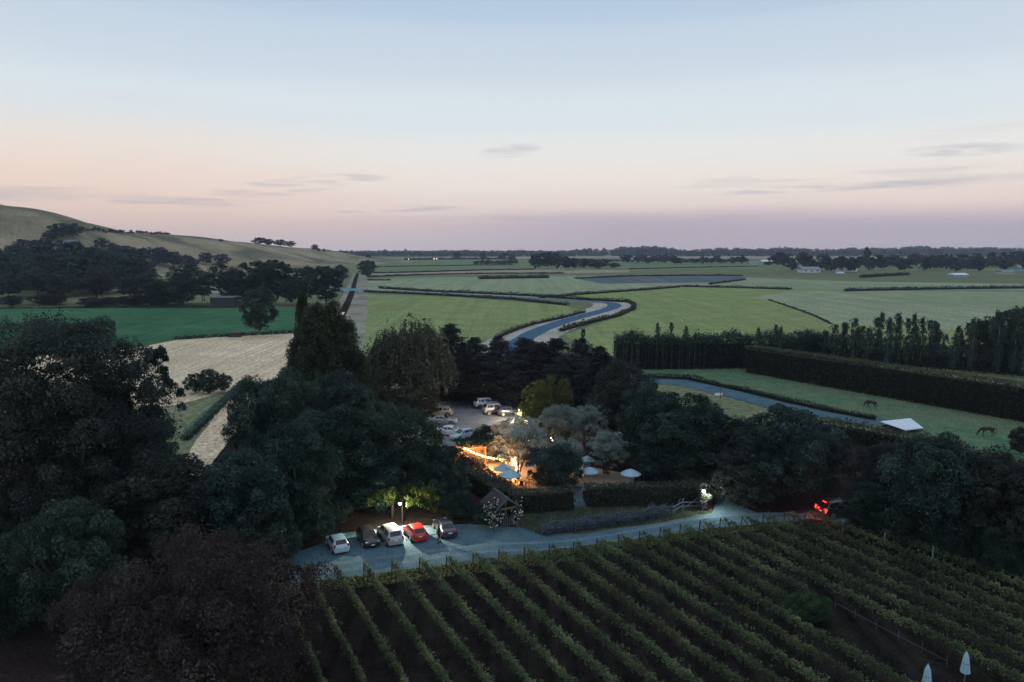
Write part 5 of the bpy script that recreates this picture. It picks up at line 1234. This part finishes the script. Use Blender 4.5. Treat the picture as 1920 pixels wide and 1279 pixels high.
for a in [(1516, 511, 34, 11, 14, .1, 'wall_pale', 'roof_grey', 'pale farm house with hipped extensions among the far trees', 0), (1586, 509, 34, 7, 12, 0, 'wall_white', 'white_roof', 'long white farm shed among the far trees', 0),
          (1650, 504, 15, 6, 10, .2, 'wall_pale', 'roof_grey', 'small grey roofed house behind the long white shed', 0), (1607, 498, 12, 5, 10, 0, 'wall_blue', 'roof_grey', 'small bluish house behind the white farm shed', 0),
          (1796, 519, 24, 7, 12, 0, 'wall_blue', 'white_roof', 'blue house with white roof standing out at the field edge', 0), (1885, 513, 22, 6, 12, .1, 'wall_pale', 'roof_grey', 'pale house toward the frame edge at the field margin', 0),
          (1913, 508, 16, 9, 12, .2, 'wall_blue', 'roof_grey', 'bluish house cut by the frame edge', 0), (1440, 495, 24, 8, 10, 0, 'wall_blue', 'white_roof', 'blue white barn beside the orange light', 1), (1410, 496, 14, 5, 9, 0, 'wall_pale', 'roof_grey', 'small shed next to the blue white barn', 0),
          (1192, 485, 22, 4, 30, 0, 'wall_white', 'white_roof', 'long white glasshouse on the horizon plain', 0), (1196, 494, 14, 4, 10, 0, 'wall_blue', 'roof_grey', 'tiny bluish shed by the tree line', 0), (668, 489, 8, 5, 10, 0, 'wall_white', 'white_roof', 'small white dome roofed tank at the foot of the hill', 0),
          (1690, 499, 12, 5, 10, 0, 'wall_pale', 'white_roof', 'pale shed roof among the far trees', 0), (1730, 505, 14, 5, 10, .1, 'wall_blue', 'roof_grey', 'small blue shed under the far trees', 0), (1575, 513, 10, 3, 8, 0, 'wall_white', 'white_roof', 'low white outbuilding before the long white shed', 0)]:
    house('house' if 'house' in a[8] else 'shed', a[0], a[1], a[2], a[3], a[4], a[5], M[a[6]], M[a[7]], a[8], lit=a[9], cat='house' if 'house' in a[8] else 'shed', nwin=3)
for px, py, r_, m_, l in [(1437, 489, 1.6, 'far_light', 'orange yard light on the blue white barn'), (766, 486, .7, 'far_white', 'white point of light far out on the plain'), (814, 485.5, .8, 'far_light', 'reddish point of light on the far road'), (819, 485.5, .8, 'far_white', 'bluish white light next to the reddish one on the far road'), (1306, 490, 1.0, 'far_white', 'white light in the far tree line')]:
    q = RY(px, py, G(px, max(py + 3, 492)).y); small_light('yard_light', q, r_, M[m_], l)
# horse shelter with white roof
hs = thing('field_shelter', 'horse shelter with a flat white sloping roof on dark posts', 'shelter', G(1688, 808), 0)
c4 = [RY(*a) - hs.location for a in [(1651, 790, G(1651, 808).y), (1698, 806, G(1698, 817).y), (1731, 802, G(1731, 810).y), (1707, 784, G(1707, 797).y)]]
mb = MB(); mb.add(c4 + [v - Vector((0, 0, .12)) for v in c4], [(0, 1, 2, 3), (7, 6, 5, 4), (0, 4, 5, 1), (1, 5, 6, 2), (2, 6, 7, 3), (3, 7, 4, 0)]); mb.obj('roof', M['white_roof'], hs)
ctr = sum(c4, Vector()) / 4
for v in c4:
    q = v.lerp(ctr, .06); MB().box((q.x, q.y, q.z / 2 - .07), (.16, .16, q.z - .14)).obj('post', M['timber'], hs)
for a, b in ((0, 1), (0, 3)):
    A_, B_ = c4[a].lerp(ctr, .08), c4[b].lerp(ctr, .08); z = min(A_.z, B_.z) - .2
    MB().add([], []) ; w_ = MB().bar((A_.x, A_.y, z / 2), (B_.x, B_.y, z / 2), .06, z); w_.obj('wall', M['wall_dark'], hs)
# culvert bridge, sign and poles
br = thing('footbridge', 'blue railed bridge carrying the straight lane over the ditch', 'bridge', G(652, 546), rad(8))
MB().box((0, 0, .5), (16, 4.5, .4)).obj('deck', M['wall_blue'], br)
for y in (-2.2, 2.2): MB().box((0, y, 1.5), (16, .15, .3)).obj('rail', M['wall_blue'], br); [MB().box((x, y, 1.05), (.2, .2, 1.1)).obj('post', M['wall_blue'], br) for x in (-7, -3.5, 0, 3.5, 7)]
sg = thing('sign', 'small white board lying by a thin post on the back lane', 'sign', G(1347, 744), .2)
MB().box((0, 0, .45), (1.5, .1, .5)).obj('board', M['wall_white'], sg); [MB().box((x, .08, .3), (.08, .08, .6)).obj('leg', M['timber_grey'], sg) for x in (-.6, .6)]
def pole_(px, py, top, label, r_=.06, m_='timber_grey', group=None):
    b = G(px, py); o = thing('post', label, 'post', b, 0, group); h = RY(px, top, b.y).z
    MB().tube([(0, 0, 0), (0, 0, h)], [r_, r_ * .9], 7).obj('pole', M[m_], o); MB().tube([(0, 0, h), (0, 0, h + .06)], [r_ * 1.1, r_ * .5], 7).obj('cap', M[m_], o); return o
pole_(1351, 744, 727, 'thin post beside the white board on the back lane')
for px, py, t, l in [(1580, 997, 975, 'pale strainer post beside the tail lit off-roader'), (1658, 1020, 1000, 'pale blue post second from the road at the vineyard corner'), (1748, 1052, 1026, 'pale post between the other vineyard corner posts'), (1851, 1085, 1058, 'pale post farthest along the vineyard corner')]:
    pole_(px, py, t, l, .07, 'wall_blue' if px < 1800 else 'timber_grey', 'vineyard corner posts')
for px, py, t, l in [(1186, 858, 835, 'pale bare trunk stump by the side drive'), (1199, 862, 838, 'second pale bare post by the side drive')]: pole_(px, py, t, l, .09, 'bark_pale')

# ------------------------------------------------------------------ air
hz = MB().box((0, 2150, 79.5), (8400, 5100, 161)).obj('haze', None)
hm_ = bpy.data.materials.new('haze'); hm_.use_nodes = True; ht = hm_.node_tree; ht.nodes.clear()
pv = ht.nodes.new('ShaderNodeVolumePrincipled'); pv.inputs['Color'].default_value = (.72, .82, 1, 1); pv.inputs['Density'].default_value = .00010; pv.inputs['Anisotropy'].default_value = 0
ho = ht.nodes.new('ShaderNodeOutputMaterial'); ht.links.new(pv.outputs[0], ho.inputs['Volume']); hz.data.materials.append(hm_); hz['kind'] = 'stuff'; hz['label'] = 'thin bluish evening haze over the plain'
